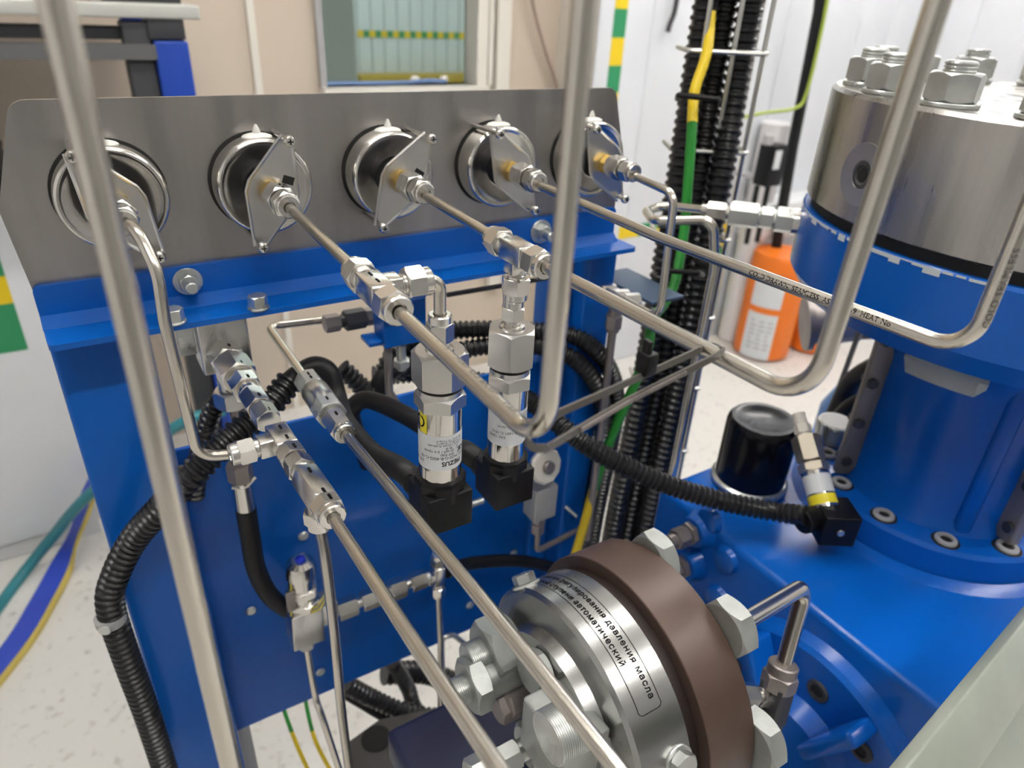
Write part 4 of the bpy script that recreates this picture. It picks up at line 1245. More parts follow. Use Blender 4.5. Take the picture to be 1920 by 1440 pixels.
tt = MB().tube(fillet([Q(1270, 185, D=0.76), Q(1272, 178, D=0.72), Q(1345, 186, D=0.716), Q(1350, 190, D=0.75)], 0.004, 4), 0.0030, 8)
tag(tt.build('cable_tie', BLACKP), 'small black cable tie on the mesh tray', 'cable tie')
tt = MB().tube(fillet([Q(1228, 512, D=0.78), Q(1232, 506, D=0.74), Q(1310, 512, D=0.735), Q(1318, 516, D=0.77)], 0.004, 4), 0.0028, 8)
tag(tt.build('cable_tie', BLACKP), 'lower black cable tie round the tray conduits', 'cable tie')

# =================================================================== COMPRESSOR
HX, HY = 0.70, -0.235
HO = V((HX, HY, 0))
cm = thing('compressor', (HX, HY, 0.1), 'large blue gas compressor with a bolted steel cylinder head', 'compressor')
hd_ = MB().lathe(HO, ZA, [(1.0535, 0.186), (1.0555, 0.190), (1.1425, 0.190), (1.1455, 0.187)], 96).build('cylinder_head', HEADST, cm)
MB().lathe(HO, ZA, [(1.0445, 0.1835), (1.0540, 0.1835)], 96).build('head_gasket', DARK, cm)
MB().lathe(HO, ZA, [(0.955, 0.118), (0.962, 0.150), (0.972, 0.178), (0.990, 0.190), (1.042, 0.1905), (1.0446, 0.1885)], 96).build('blue_flange', BLUED, cm, ang=25)
for k in range(26):
    a = radians(118 + k * 3.1) + random.uniform(-.02, .02)
    w_ = random.uniform(0.003, 0.009); h_ = random.uniform(0.0008, 0.003)
    if k in (4, 9, 14, 19, 22): h_ = 0.005
    n_ = V((cos(a), sin(a), 0)); s_ = V((-sin(a), cos(a), 0))
    MB().obox(HO + n_ * 0.1905 + ZA * (1.0440 - h_ / 2), s_ * w_, n_ * 0.0002, ZA * h_ / 2).build('paint_chip', CHIP, cm, smooth=False)
# studs with nuts and washers
nutmesh = None
for k in range(16):
    a = radians(172 - 22.5 * k)
    p = HO + V((cos(a), sin(a), 0)) * 0.163
    mb = MB().cyl(p, ZA, 1.1455, 1.1487, 0.0195, 0.0006, 28)
    mb.hex(p, ZA, 1.1487, 1.1675, 0.0325, c0=True, rot=random.uniform(0, 1))
    st = MB()
    pr = []
    z = 1.1670
    for j in range(3):
        pr += [(z, 0.0098), (z + 0.0008, 0.0106), (z + 0.0016, 0.0106), (z + 0.0024, 0.0098)]; z += 0.0024
    pr += [(z + 0.0004, 0.0092)]
    no = mb.build('head_nut', ZINC, cm)
    st.lathe(p, ZA, pr, 28).build('stud', ZINC, no, ang=20)


def on_cyl(px, py, cx, cy, r):
    d = _ray(px, py)
    ox, oy = CAM.x - cx, CAM.y - cy
    A_ = d.x ** 2 + d.y ** 2; B_ = 2 * (ox * d.x + oy * d.y); C_ = ox * ox + oy * oy - r * r
    D_ = B_ * B_ - 4 * A_ * C_
    t = (-B_ - sqrt(max(D_, 0))) / (2 * A_)
    return CAM + d * t


# side port with a socket plug
sp = on_cyl(1618, 328, HX, HY, 0.19)
sn = (sp - V((HX, HY, sp.z))).normalized()
po = MB().lathe(sp, sn, [(-0.006, 0.010), (-0.003, 0.0185), (0.0006, 0.0235), (0.0014, 0.0235), (0.0014, 0.0105), (0.0, 0.0095)], 40).build('port_boss', MACH, cm)
MB().lathe(sp, sn, [(0.0, 0.0098), (0.0016, 0.0098), (0.0016, 0.0075), (0.0005, 0.006)], 30).build('plug_screw', GREYD, po)
MB().hex(sp, sn, 0.0004, 0.0009, 0.0095, c0=False, c1=False).build('hex_socket', DARK, po, smooth=False)
# fitting on the flange and the looped tube
ph = radians(180 - 50)
fn_ = V((cos(ph), sin(ph), 0)); fs = HO + fn_ * 0.188 + ZA * 1.0255
fc = thing('flange_fitting', fs, 'row of three hex nuts screwed into the blue cylinder flange', 'tube fitting')
MB().cyl(fs, fn_, 0.0, 0.008, 0.0125).build('port_stub', FIT, fc)
upf = ZA + fn_.cross(ZA) * 0.5
MB().hex(fs, fn_, 0.004, 0.0235, 0.0215, up=upf).build('hex_nut', ZINC, fc)
MB().hex(fs, fn_, 0.0255, 0.0375, 0.0185, up=upf).cyl(fs, fn_, 0.022, 0.04, 0.0085).build('hex_union', ZINC, fc)
MB().hex(fs, fn_, 0.039, 0.066, 0.0215, up=upf).build('hex_nut', ZINC, fc)
MB().hex(fs, fn_, 0.069, 0.087, 0.0160, up=upf).cyl(fs, fn_, 0.065, 0.092, 0.0062).build('tube_nut', FIT, fc)
fe = fs + fn_ * 0.088
loopD = (fe - CAM).dot(ROW[2])
lpth = [fe, Q(1240, 385, D=loopD + 0.035), Q(1222, 398, D=loopD + 0.0), Q(1240, 412, D=loopD - 0.04), Q(1325, 420, D=loopD - 0.045), Q(1343, 452, D=loopD - 0.05), Q(1340, 500, D=loopD - 0.03)]
e = Q(1340, 500, D=loopD - 0.03)
lpth = fillet(lpth[:2] + [Q(1212, 396, D=loopD + 0.015), Q(1225, 414, D=loopD - 0.03), Q(1338, 412, D=loopD - 0.05), e, V((e.x - 0.004, e.y, 0.40))], [0.02, 0.01, 0.012, 0.012, 0.05], 7)
tube_thing(lpth, 'steel tube looping back from the flange and running down past the tray', r=0.0044)

# distance piece (neck), ribs, covers, base flange
ZB = 0.780
MB().lathe(HO, ZA, [(ZB - 0.004, 0.094), (ZB + 0.012, 0.086), (0.92, 0.086), (0.945, 0.095), (0.958, 0.121)], 80).build('neck', BLUED, cm, ang=40)
for a in (225,):
    n_ = V((cos(radians(a)), sin(radians(a)), 0)); s_ = V((-n_.y, n_.x, 0))
    MB().cbox(HO + n_ * 0.085 + ZA * 0.868, n_ * 0.006, s_ * 0.008, ZA * 0.088, 0.005).build('neck_rib', BLUED, cm)
fo = MB().lathe(HO, ZA, [(0.744, 0.1225), (0.748, 0.120), (ZB - 0.004, 0.119), (ZB, 0.116), (ZB, 0.08)], 96, cap=False).build('base_flange', BLUED, cm, ang=28)
for k in range(12):
    a = radians(126 + 30 * k)
    p = HO + V((cos(a), sin(a), 0)) * 0.1035
    so = MB().lathe(p, ZA, [(ZB - 0.001, 0.0100), (ZB + 0.0022, 0.0096), (ZB + 0.003, 0.0088), (ZB + 0.003, 0.0055), (ZB - 0.0005, 0.0050)], 24).build('socket_screw', GREYP, fo)
    MB().hex(p, ZA, ZB + 0.0004, ZB + 0.0012, 0.0098, c0=False, c1=False).build('hex_socket', DARK, so, smooth=False)
    MB().lathe(p, ZA, [(ZB, 0.0124), (ZB + 0.0005, 0.0120), (ZB + 0.0005, 0.0098)], 24, cap=False).build('counterbore', DARK, so)


def cover(a, w, label):
    n_ = V((cos(radians(a)), sin(radians(a)), 0)); s_ = V((-n_.y, n_.x, 0))
    t = MB().cbox(HO + n_ * 0.094 + ZA * 0.868, n_ * 0.010, s_ * w, ZA * 0.086, 0.002).build('cover_flange', mat('oily_cover', (0.30, 0.27, 0.26), 0.45, 0.3, noise=0.25, nscale=30), cm)
    for k in range(4):
        for sg in (-1, 1):
            p = HO + n_ * 0.098 + s_ * (sg * (w + 0.0004)) + ZA * (0.80 + k * 0.045)
            MB().hex(p, s_ * sg, 0, 0.004, 0.010).build('cover_bolt', GREYD, t)
    return t


cover(146, 0.0045, '')
cover(249, 0.006, '')
pst = on_cyl(1770, 672, HX, HY, 0.135)
an = atan2(pst.y - HY, pst.x - HX)
stv = MB()
rows = [(0.118, 0.9560), (0.1235, 0.9500), (0.126, 0.938)]
vv, ff_ = [], []
for r_, z_ in rows:
    for k in range(11):
        a = an + (k - 5) / 5 * 0.27
        vv.append(HO + V((cos(a), sin(a), 0)) * (r_ - (0.006 if abs(k - 5) == 5 and z_ < .94 else 0)) + ZA * (z_ + (0.006 if abs(k - 5) == 5 and z_ < .94 else 0) - 0.004))
for i in range(2):
    for k in range(10): ff_.append((i * 11 + k, i * 11 + k + 1, (i + 1) * 11 + k + 1, (i + 1) * 11 + k))
stv.add(vv, ff_)
stv.build('worn_sticker', STICK, cm)

# crankcase
MB().bbox(0.470, 0.965, -0.475, -0.075, 0.16, 0.747, 0.007).build('crankcase', BLUED, cm, ang=60)
MB().bbox(0.45, 0.99, -0.50, -0.05, 0.10, 0.16, 0.006).build('crankcase_foot', BLUED, cm)
MB().lathe(HO, ZA, [(0.735, 0.150), (0.746, 0.135), (0.752, 0.121)], 80, cap=False).build('flange_fillet', BLUED, cm)
FO = V((0.470, -0.3035, 0.605)); FA = V((-1, 0, 0))
ff2 = MB().lathe(FO, FA, [(-0.002, 0.122), (0.004, 0.118), (0.010, 0.116), (0.014, 0.112), (0.0145, 0.050)], 90, cap=False).build('side_flange', BLUED, cm, ang=25)
MB().lathe(FO, FA, [(0.014, 0.062), (0.020, 0.058), (0.03, 0.052), (0.032, 0.0)], 60, cap=False).build('bearing_neck', BLUED, cm, ang=40)
for k in range(10):
    a = radians(90 - 36 * k + 3)
    p = FO + (YA * cos(a) + ZA * sin(a)) * 0.0834
    so = MB().lathe(p, FA, [(0.012, 0.0105), (0.0155, 0.0102), (0.0165, 0.0092), (0.0165, 0.0060), (0.013, 0.0055)], 24).build('socket_screw', GREYD, ff2)
    MB().hex(p, FA, 0.0145, 0.0150, 0.011, c0=False, c1=False).build('hex_socket', DARK, so, smooth=False)
for a in (60, 118, 200):
    d_ = YA * cos(radians(a)) + ZA * sin(radians(a))
    MB().cbox(FO + FA * 0.03 + d_ * 0.080, FA * 0.016, d_ * 0.034, FA.cross(d_) * 0.007, 0.004).build('flange_rib', BLUED, ff2)
# left-face bosses with line fittings
for (px, py) in ((1300, 995), (1284, 1058)):
    p = Q(px + 12, py - 3, X=0.468)
    bo = MB().lathe(p, FA, [(-0.002, 0.020), (0.006, 0.0165), (0.012, 0.0155)], 28).build('boss', BLUED, cm)
    MB().hex(p, FA, 0.011, 0.018, 0.021, up=ZA).hex(p, FA, 0.019, 0.034, 0.0185, up=ZA + YA * .4).cyl(p, FA, 0.033, 0.042, 0.0075).build('line_fitting', PINKST, bo)
for (px, py) in ((1362, 1050), (1345, 1120), (1330, 975)):
    p = Q(px, py, X=0.469)
    MB().lathe(p, FA, [(-0.002, 0.015), (0.004, 0.012), (0.006, 0.006)], 20).build('boss', BLUED, cm)
pa = Q(1300, 995, X=0.468) + FA * 0.035
tube_thing([pa, pa + FA * 0.05 + V((0, 0.01, -0.015)), pa + FA * 0.10 + V((0, 0.03, -0.06))], 'thin oil tube from the upper fitting of the crankcase', r=0.0042, m=PINKST)

# oil filter
of_c = Q(1402, 905, Z=0.747)
of_c = V((of_c.x, of_c.y, 0.747))
ofl = thing('oil_filter', of_c, 'black spin-on oil filter on the crankcase', 'oil filter')
MB().lathe(of_c, ZA, [(0.0005, 0.036), (0.004, 0.040), (0.008, 0.040), (0.010, 0.037)], 48).build('filter_seat', ZINC, ofl)
MB().lathe(of_c, ZA, [(0.010, 0.0365), (0.074, 0.0365), (0.079, 0.0355), (0.0825, 0.0325), (0.0825, 0.026), (0.0805, 0.022), (0.0805, 0.001)], 56).build('filter_can', mat('gloss_black', (0.004, 0.004, 0.006), 0.22, spec=0.3), ofl, ang=40)
# compressor sensor with plug
s_top = Q(1508, 815, D=0.69); s_bot = Q(1548, 960, D=0.66)
ax = (s_bot - s_top).normalized(); sl_ = (s_bot - s_top).length
cs_ = thing('pressure_sensor', s_bot, 'pressure sensor with yellow band beside the oil filter', 'pressure sensor', 'gas pressure sensors')
MB().cyl(s_top, ax, -0.022, 0.004, 0.0062).hex(s_top, ax, -0.010, -0.001, 0.0145).build('neck_fitting', CREAM, cs_)
NICK = mat('nickel_plated', (0.70, 0.63, 0.52), 0.3, 0.9)
MB().hex(s_top, ax, 0.002, sl_ * .36, 0.0235).build('adapter_nut', NICK, cs_)
MB().hex(s_top, ax, sl_ * .38, sl_ * .50, 0.0250).build('hex_body', NICK, cs_)
MB().cyl(s_top, ax, sl_ * .5, sl_ * .97, 0.0128).build('sleeve', POLISH, cs_)
MB().lathe(s_top, ax, [(sl_ * .55, 0.01292), (sl_ * .78, 0.01292)], 40, cap=False).build('label', LABEL, cs_)
MB().lathe(s_top, ax, [(sl_ * .80, 0.01295), (sl_ * .92, 0.01295)], 40, cap=False).build('yellow_band', YELLOW, cs_)
MB().lathe(s_top, ax, [(sl_ * .96, 0.0150), (sl_ * 1.10, 0.0155)], 12).build('locking_collar', BLACKP, cs_, ang=20)
pc = Q(1566, 968, D=0.655)
MB().cbox(pc + V((0, 0, -0.006)), V((.85, -.52, .0)).normalized() * 0.0165, V((.52, .85, 0)).normalized() * 0.0165, ZA * 0.0165, 0.0015).build('plug', BLACKP, cs_)
MB().cyl(pc + V((-.52, -.85, 0)).normalized() * 0.0165 + V((0, 0, -0.006)), V((-.52, -.85, 0)), -0.002, 0.0012, 0.0034, 0.0004, 12).build('plug_screw', ZINC, cs_)
gl = Q(1530, 970, D=0.66)
MB().cyl(gl, V((-1, 0.1, 0.02)), -0.012, 0.018, 0.0115, 0.001, 20).build('cable_gland', BLACKP, cs_)
# silver breather cap and small fittings
bc = thing('breather_cap', Q(1565, 800, D=0.78), 'round silver breather cap behind the compressor sensor', 'cap')
q = Q(1567, 800, D=0.78)
MB().lathe(q, ZA, [(-0.06, 0.010), (-0.018, 0.012), (-0.016, 0.0195), (0.004, 0.0205), (0.007, 0.019)], 36).build('cap_body', ZINC, bc)
MB().lathe(q, ZA, [(0.0068, 0.0188), (0.0078, 0.0175)], 36).build('cap_top', CREAM, bc)
# lines behind the neck
tag(MB().tube(spline([Q(1692, 672, D=0.80), Q(1640, 690, D=0.84), Q(1600, 715, D=0.88), Q(1580, 750, D=0.90), Q(1560, 800, D=0.9)]), 0.013, 14).build('black_hose', RUBBER), 'upper black hose behind the compressor neck', 'hose')
tag(MB().tube(spline([Q(1690, 725, D=0.80), Q(1640, 745, D=0.82), Q(1600, 762, D=0.84), Q(1575, 785, D=0.86)]), 0.011, 14).build('black_hose', RUBBER), 'lower black hose behind the compressor neck', 'hose')
mt = thing('motor_housing', Q(1640, 780, Z=0.5), 'blue housing behind the compressor neck', 'machine')
m0 = Q(1650, 745, Z=0.64) - V((0.1, 0.06, 0))
MB().lathe(V((m0.x + 0.1, m0.y + 0.06, 0)), ZA, [(0.3, 0.085), (0.60, 0.085), (0.635, 0.07), (0.64, 0.02)], 60).build('housing_body', mat('lit_blue_paint', (0.02, 0.16, 0.48), 0.35, coat=0.2), mt, ang=50)
MB().cyl(V((m0.x + 0.1, m0.y + 0.06, 0)), ZA, 0.2700, 0.30, 0.07, 0.004, 48).build('housing_foot', GREYD, mt)
rod_a = Q(1612, 620, D=0.95)
tag(MB().tube([rod_a, Q(1570, 735, D=0.95), Q(1550, 800, D=0.95)], 0.0035, 8).build('rod', GREYD), 'thin dark rod behind the breather cap', 'rod')
dp = thing('flanged_pipe', Q(1535, 610, D=1.0), 'grey flanged pipe end behind the bent tubes', 'pipe')
q = Q(1525, 606, D=1.0)
rq = _ray(1525, 606).normalized()
dd = (ROW[0] - rq * ROW[0].dot(rq)).normalized()
dd = (dd + rq * 0.22 - ROW[1] * 0.05).normalized()
MB().lathe(q, dd, [(-0.012, 0.020), (-0.012, 0.039), (-0.004, 0.039), (-0.004, 0.030), (0.03, 0.030), (0.06, 0.028)], 40).build('flange', PINKST, dp)
MB().cyl(q, dd, 0.055, 0.4, 0.026).build('pipe_body', GREYD, dp)

# =================================================================== ROUND REGULATOR
RC = V((0, -0.2764, 0.7997))
rg = thing('pressure_regulator', (0.23, RC.y, 0.70), 'round oil pressure regulator with silver and brown discs', 'regulator')
rX = XA
sv = MB().lathe(RC, rX, [(0.1935, 0.058), (0.1935, 0.0785), (0.1955, 0.0815), (0.2300, 0.0815), (0.2310, 0.0805)], 120).build('silver_disc', ALU, rg, ang=30)
MB().lathe(RC, rX, [(0.1850, 0.040), (0.1855, 0.056), (0.1936, 0.0585)], 80).build('silver_face', ALU, rg)
MB().cyl(RC, rX, 0.2300, 0.2400, 0.0790, 0, 100).build('gap_ring', GASKET, rg)
MB().lathe(RC, rX, [(0.2385, 0.0872), (0.2391, 0.0878), (0.2742, 0.0878), (0.2750, 0.0870)], 120).build('brown_disc', BROWN, rg, ang=30)


def rim(r):
    """u runs round the rim, v along the axis"""
    def fn(u, v):
        a = ang0 - u / r
        return V((x0 + v, RC.y + r * cos(a), RC.z + r * sin(a)))
    return fn


# lettering, reading down the near side of the rim
ang0 = radians(108); x0 = 0.0
R_ = 0.08178


def rim_fn(off):
    def fn(u, v):
        a = TXT0 + u / R_
        return V((off + v, RC.y + R_ * cos(a), RC.z + R_ * sin(a)))
    return fn


TXT0 = radians(47)
ltx = MB()
wn1 = max(a for a, b in text2d('Клапан регулирования давления масла', 0.0056, 0.00004, 1.0)[0])
SPC = 1 + (0.119 - wn1) / (34 * 0.0056 * 0.56)
l1 = 'Клапан регулирования давления масла'
l2 = 'второй ступени автоматический'
w1_ = text_on(ltx, l1, 0.0056, rim_fn(0.2132), 0.00004, SPC)
w2_ = text_on(ltx, l2, 0.0056, rim_fn(0.2056), 0.00004, SPC)
lt = ltx.build('lettering', INK, sv, smooth=False)


def rim_line(mb, x_0, x_1, u0, u1, n=40):
    v, f = [], []
    for k in range(n + 1):
        a = TXT0 + (u0 + (u1 - u0) * k / n) / R_
        for xx in (x_0, x_1):
            v.append(V((xx, RC.y + R_ * cos(a), RC.z + R_ * sin(a))))
    for k in range(n): f.append((2 * k, 2 * k + 1, 2 * k + 3, 2 * k + 2))
    mb.add(v, f)


fl_ = MB()
ue = max(w1_, w2_) + 0.006
lo_x, hi_x = 0.2032, 0.2192
rim_line(fl_, lo_x, lo_x + 0.0003, -0.004, ue - 0.003)
rim_line(fl_, hi_x, hi_x + 0.0003, -0.004, ue - 0.003)
rim_line(fl_, lo_x + 0.003, hi_x - 0.003, ue, ue + 0.0003, 1)
for k in range(6):
    b0, b1 = k / 6 * pi / 2, (k + 1) / 6 * pi / 2
    for sx, cx in ((-1, lo_x + 0.003), (1, hi_x - 0.0027)):
        q_ = []
        for bb_, rr in ((b0, 0.003), (b1, 0.003), (b1, 0.0033), (b0, 0.0033)):
            u = ue - 0.003 + rr * sin(bb_); vx = cx + sx * rr * cos(bb_)
            a = TXT0 + u / R_
            q_.append(V((vx, RC.y + R_ * cos(a), RC.z + R_ * sin(a))))
        fl_.add(q_, [(0, 1, 2, 3)])
fl_.build('lettering_frame', INK, sv, smooth=False)


def threaded(mb, O, A, t0, t1, r, p=0.0013, n=28):
    pr = [(t0, r - 0.0006)]
    t = t0
    while t < t1 - 0.001:
        pr += [(t + p * .25, r), (t + p * .5, r), (t + p * .75, r - 0.0006), (t + p, r - 0.0006)]; t += p
    pr += [(t1, r - 0.0012)]
    return mb.lathe(O, A, pr, n)


def face_nut(px, py, X_, af, h, sr, sl2, upv=ZA):
    p = Q(px, py, X=X_)
    o = MB().hex(p, -rX, 0, h, af, up=upv).build('face_nut', DULLZ, rg)
    threaded(MB(), p, -rX, h - 0.001, h + sl2, sr).build('stud', ZINC, o, ang=15)


face_nut(960, 1205, 0.188, 0.040, 0.022, 0.0125, 0.012, V((0, .3, 1)))
face_nut(905, 1275, 0.160, 0.033, 0.012, 0.0095, 0.010, V((0, .6, 1)))
MB().cyl(Q(905, 1275, X=0.160), rX, -0.005, 0.03, 0.014).build('spacer', DULLZ, rg)
pb = Q(1085, 1345, X=0.188)
MB().cbox(pb + V((-0.012, -0.002, -0.006)), rX * 0.016, YA * 0.021, ZA * 0.021, 0.002).build('valve_block', DULLZ, rg)
threaded(MB(), Q(1062, 1366, X=0.165), -rX, -0.006, 0.012, 0.0150).build('threaded_plug', ZINC, rg, ang=15)
p = Q(1100, 1262, X=0.186)
MB().hex(Q(1020, 1252, X=0.185), -rX, 0, 0.012, 0.024).build('hex_plug', DULLZ, rg)
MB().cyl(Q(985, 1300, X=0.186), -rX, -0.002, 0.015, 0.010, 0.001).hex(Q(965, 1315, X=0.18), -rX, 0, 0.014, 0.018, up=YA).build('hex_plug', PINKST, rg)
p = Q(1000, 1395, X=0.172)
MB().hex(p, -rX, 0, 0.006, 0.027).cyl(p, -rX, 0.005, 0.012, 0.0072).hex(p, -rX, 0.012, 0.026, 0.0165, up=ZA).hex(p, -rX, 0.034, 0.045, 0.020).cyl(p, -rX, 0.02, 0.04, 0.005).build('line_fitting', ZINC, rg)
tube_thing([p - rX * 0.043, p - rX * 0.10 + V((0, -0.01, -0.012))], 'short bright tube at the lower left of the regulator', r=0.0045)
# rim screws
for (a, xx, nm) in ((47, 0.201, 'rim_bolt'), (158, 0.221, 'rim_bolt')):
    d_ = YA * cos(radians(a)) + ZA * sin(radians(a))
    p = RC + rX * xx + d_ * 0.0812
    o = MB().cyl(p, d_, -0.001, 0.001, 0.0098, 0.0004, 28).hex(p, d_, 0.001, 0.0075, 0.0135).build('rim_bolt', ZINC, rg)
# bolt heads behind the brown disc
for (px, py) in ((1228, 1048), (1365, 1180), (1418, 1390)):
    p = Q(px - 14, py + 4, X=0.275)
    MB().hex(p, rX, 0, 0.013, 0.034, up=ZA).build('back_nut', DULLZ, rg)
# support of the regulator
sup = thing('regulator_support', (0.25, -0.28, 0.3), 'dark navy support under the regulator', 'support')
MB().bbox(0.12, 0.34, -0.33, -0.16, 0.655, 0.69, 0.006).build('support_plate', NAVY, sup)
MB().bbox(0.235, 0.275, -0.30, -0.23, 0.1, 0.655, 0.003).build('support_post', NAVY, sup)
MB().bbox(0.225, 0.285, -0.30, -0.24, 0.69, 0.745, 0.003).build('support_saddle', NAVY, sup)
# bent tube right of the regulator
s0 = Q(1385, 1172, X=0.293); k1 = Q(1512, 1095, D=0.485); k2 = Q(1465, 1262, D=0.50)
tube_thing(fillet([s0, k1, k2], 0.012, 10), 'bent steel tube right of the brown disc', r=0.0056, m=STEEL)
vf = thing('elbow_fitting', k2, 'black elbow fitting at the end of the bent tube right of the disc', 'tube fitting')
kd = (k2 - k1).normalized()
MB().cyl(k2, kd, -0.008, 0.003, 0.0105, 0.001).hex(k2, kd, 0.0, 0.012, 0.0215).build('tube_nut', PINKST, vf)
MB().cbox(k2 + kd * 0.024, kd * 0.016, kd.cross(YA).normalized() * 0.009, kd.cross(kd.cross(YA)).normalized() * 0.009, 0.001).hex(k2, kd, 0.038, 0.048, 0.018).build('fitting_body', GREYD, vf)
sd_ = (Q(1400, 1285, D=0.49) - Q(1450, 1290, D=0.5)).normalized()
MB().hex(k2 + kd * 0.02, sd_, 0.006, 0.016, 0.013).cyl(k2 + kd * 0.02, sd_, 0.014, 0.022, 0.005).hex(k2 + kd * 0.02, sd_, 0.020, 0.034, 0.0155).build('side_nut', FIT, vf)

# =================================================================== SKID AND LOOSE THINGS
sk = thing('skid', (0.3, 0.0, 0.0), 'dark grey steel skid base under the frame', 'skid')
MB().bbox(-0.1, 1.1, -0.035, 0.06, 0.0, 0.2695, 0.004).build('beam', SKID, sk)
MB().bbox(-0.1, 1.1, -0.55, -0.45, 0.0, 0.099, 0.004).build('beam', SKID, sk)
MB().bbox(0.35, 1.1, -0.449, -0.036, 0.0, 0.0985, 0.004).build('deck', SKID, sk)
z_b = 0.43
q = Q(705, 1385, Z=z_b)
lug = thing('lifting_lug', q, 'dark steel plate with a round hole at the bottom of the frame', 'plate')
lv = [Q(655, 1390, Z=z_b), Q(710, 1350, Z=z_b), Q(850, 1320, Z=z_b), Q(960, 1330, Z=z_b), Q(900, 1400, Z=z_b), Q(640, 1520, Z=z_b), Q(655, 1440, Z=z_b)]
lb = MB().prism([(p.x, p.y) for p in lv], (0, 0, z_b), XA, YA, ZA, -0.012)
lb.build('plate', SKID, lug, smooth=False)
hq = Q(705, 1385, Z=z_b)
MB().cyl((hq.x, hq.y, z_b), ZA, -0.0005, 0.0008, 0.017, 0, 28).build('hole', DARK, lug)
MB().cyl((hq.x + 0.05, hq.y + 0.0, 0), ZA, 0.27, z_b - 0.012, 0.02, 0, 20).build('stand', SKID, lug)
# pale board in the lower right corner
bd = thing('board', Q(1830, 1400, D=0.36), 'pale green-grey film-covered beam in the lower right corner', 'beam')
E0, E1 = Q(1960, 1115, D=0.46), Q(1660, 1490, D=0.30)
F0 = Q(1990, 1215, D=0.452); F1 = Q(1790, 1560, D=0.29)
dirE = (E1 - E0)
sideE = ((F0 - E0) - dirE * ((F0 - E0).dot(dirE) / dirE.length_squared))
nE = dirE.cross(sideE).normalized()
if nE.dot(CAM - E0) < 0: nE = -nE
MB().cbox(E0 + dirE / 2 + sideE / 2 - nE * 0.004, dirE * 0.55, sideE * 0.5, nE * 0.004, 0.0012).build('board_face', GLASSG, bd)
MB().cbox(E0 + dirE / 2 + sideE * 1.55 - nE * 0.0085, dirE * 0.55, sideE * 0.52, nE * 0.003, 0.001).build('board_flange', GLASSG, bd)

bm_ = E0 + dirE * 0.45 + sideE * 0.9 - nE * 0.02
MB().bbox(bm_.x - 0.012, bm_.x + 0.012, bm_.y - 0.012, bm_.y + 0.012, 0.1, bm_.z - 0.01, 0.002).build('board_post', GREYP, bd)

# =================================================================== BACKGROUND RIGHT
ex = thing('fire_extinguisher', (2.12, 1.09, 0), 'orange fire extinguisher with white labels standing by the wall', 'extinguisher')
exc = Q(1425, 655, Z=0.01); exc.z = 0
dz = Q(1455, 475, Y=exc.y).z
rE = 0.105
MB().lathe(exc, ZA, [(0.001, rE * .8), (0.015, rE), (dz - 0.015, rE), (dz, rE * .93), (dz + 0.004, 0.01)], 48).build('cylinder_body', ORANGE, ex, ang=50)
MB().lathe(exc, ZA, [(dz - 0.06, rE + 0.001), (dz - 0.055, rE + 0.003), (dz - 0.05, rE + 0.001)], 48, cap=False).build('rim_bead', ORANGE, ex)


def band2(c, r, z0, z1, a0, a1, name, m, parent):
    mb = MB(); band(mb, c, r, z0, z1, a0, a1, 16); return mb.build(name, m, parent)


la = atan2(CAM.y - exc.y, CAM.x - exc.x)
band2(exc, rE + 0.0008, dz - 0.19, dz - 0.07, la - 0.75, la + 0.35, 'label', LABEL, ex)
l2_ = band2(exc, rE + 0.0008, dz - 0.40, dz - 0.215, la - 0.75, la + 0.35, 'label', LABEL, ex)
mb = MB()
for k in range(7):
    for j in range(3):
        a = la - 0.55 + j * 0.3
        band(mb, exc, rE + 0.0014, dz - 0.25 - k * 0.018, dz - 0.244 - k * 0.018, a, a + random.uniform(.1, .26), 3)
mb.build('label_print', GREYP, l2_, smooth=False)
ge = thing('fire_extinguisher', (exc.x + 0.3, exc.y, 0), 'second orange extinguisher half hidden behind the flanged pipe', 'extinguisher')
ec = V((exc.x + 0.22, exc.y - 0.06, 0))
MB().lathe(ec, ZA, [(0.001, .07), (0.012, .085), (dz * .62, .085), (dz * .74, .05), (dz * .78, .02)], 40).build('cylinder_body', ORANGE, ge, ang=50)
MB().tube(spline([ec + ZA * dz * .8, ec + V((-0.08, -0.02, dz * .75)), ec + V((-0.105, -0.02, dz * .5)), ec + V((-0.07, -0.03, dz * .25))]), 0.011, 10).build('discharge_hose', RUBBER, ge)
MB().cyl(ec, ZA, dz * .77, dz * .86, 0.018, 0.002).build('valve_head', GREYD, ge)
wp = Q(1400, 500, Y=1.24)
tag(MB().cyl((wp.x, 1.247, 0), ZA, 0.001, Q(1420, 232, Y=1.235).z, 0.05, 0.006, 32).build('white_pipe', PIPEW), 'thick white pipe end standing behind the extinguisher', 'pipe')
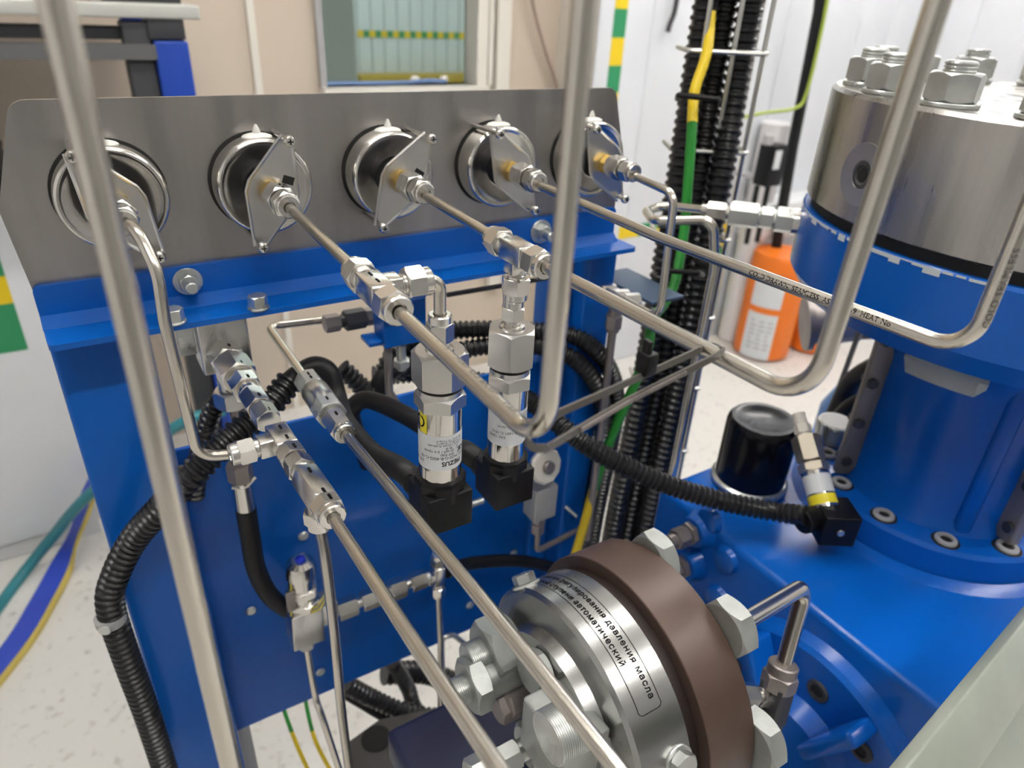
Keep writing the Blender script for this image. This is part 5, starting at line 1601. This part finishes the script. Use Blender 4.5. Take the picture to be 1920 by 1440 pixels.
# black cable with earth wire on the wall
kY = 1.15
tag(MB().tube([Q(1548, -90, Y=kY), Q(1536, 20, Y=kY), Q(1502, 195, Y=kY), Q(1487, 270, Y=kY), Q(1462, 420, Y=kY), Q(1440, 560, Y=kY)], 0.019, 12).build('black_cable', RUBBER), 'thick black cable running down the white wall', 'cable')
tag(MB().tube(spline([Q(1562, -60, Y=kY - .03), Q(1540, 60, Y=kY - .03), Q(1512, 175, Y=kY - .03), Q(1490, 203, Y=kY - .03), Q(1430, 212, Y=kY - .03), Q(1372, 225, Y=kY - .03)]), 0.0055, 8).build('earth_wire', mat('yellow_green_wire', (0.35, 0.45, 0.06), 0.4)), 'thin yellow-green earth wire branching off beside the black cable', 'wire')
sb = thing('switch_box', Q(1450, 300, Y=1.1), 'small black connection box with white label on the wall cable', 'switch')
s0 = Q(1425, 268, Y=1.12); s1 = Q(1487, 335, Y=1.12)
MB().bbox(s0.x, s0.x + 0.075, 1.06, 1.12, s1.z, s0.z, 0.005).build('box_body', BLACKP, sb)
c_ = Q(1458, 300, Y=1.06)
MB().box(c_.x - 0.016, c_.x + 0.014, 1.0585, 1.0600, c_.z - 0.03, c_.z + 0.03).build('label', LABEL, sb, smooth=False)
MB().box(s0.x + 0.01, s0.x + 0.06, 1.1202, 1.2995, s1.z + 0.01, s1.z + 0.02).build('wall_bracket', GREYP, sb, smooth=False)
MB().cyl((c_.x - 0.03, 1.09, s0.z), ZA, 0, 0.03, 0.018, 0.002).build('cable_entry', GREYP, sb)
for dx in (-0.035, 0.02):
    MB().tube([(c_.x + dx, 1.09, s1.z), (c_.x + dx + 0.006, 1.09, s1.z - 0.2)], 0.009, 10).build('lead', RUBBER, sb)
tag(MB().tube(spline([Q(1275, -40, Y=1.27), Q(1265, 20, Y=1.27), Q(1256, 45, Y=1.27), Q(1252, 60, Y=1.27)]), 0.008, 10).build('cord', GREYD), 'short dark cord end hanging on the white wall', 'cord')
tag(MB().tube(spline([Q(990, -60, Y=1.47), Q(1000, 10, Y=1.47), Q(1018, 80, Y=1.47), Q(1040, 150, Y=1.47), Q(1060, 230, Y=1.47)]), 0.0055, 8).build('cord', mat('brown_cord', (0.36, 0.27, 0.22), 0.5)), 'thin brown cord hanging on the beige wall', 'cord')
bx = thing('wall_ledge', Q(1470, 385, Y=1.2), 'white box on the wall above the extinguisher', 'box')
r0 = Q(1440, 385, Y=1.18); r1 = Q(1560, 430, Y=1.18)
MB().bbox(r0.x, r1.x, 1.18, 1.299, r1.z, r0.z, 0.008).build('ledge_body', WHITEC, bx)
MB().box(r0.x + 0.02, r1.x - 0.02, 1.1792, 1.18, r1.z + 0.012, r1.z + 0.016).build('lid_gap', GREYP, bx, smooth=False)
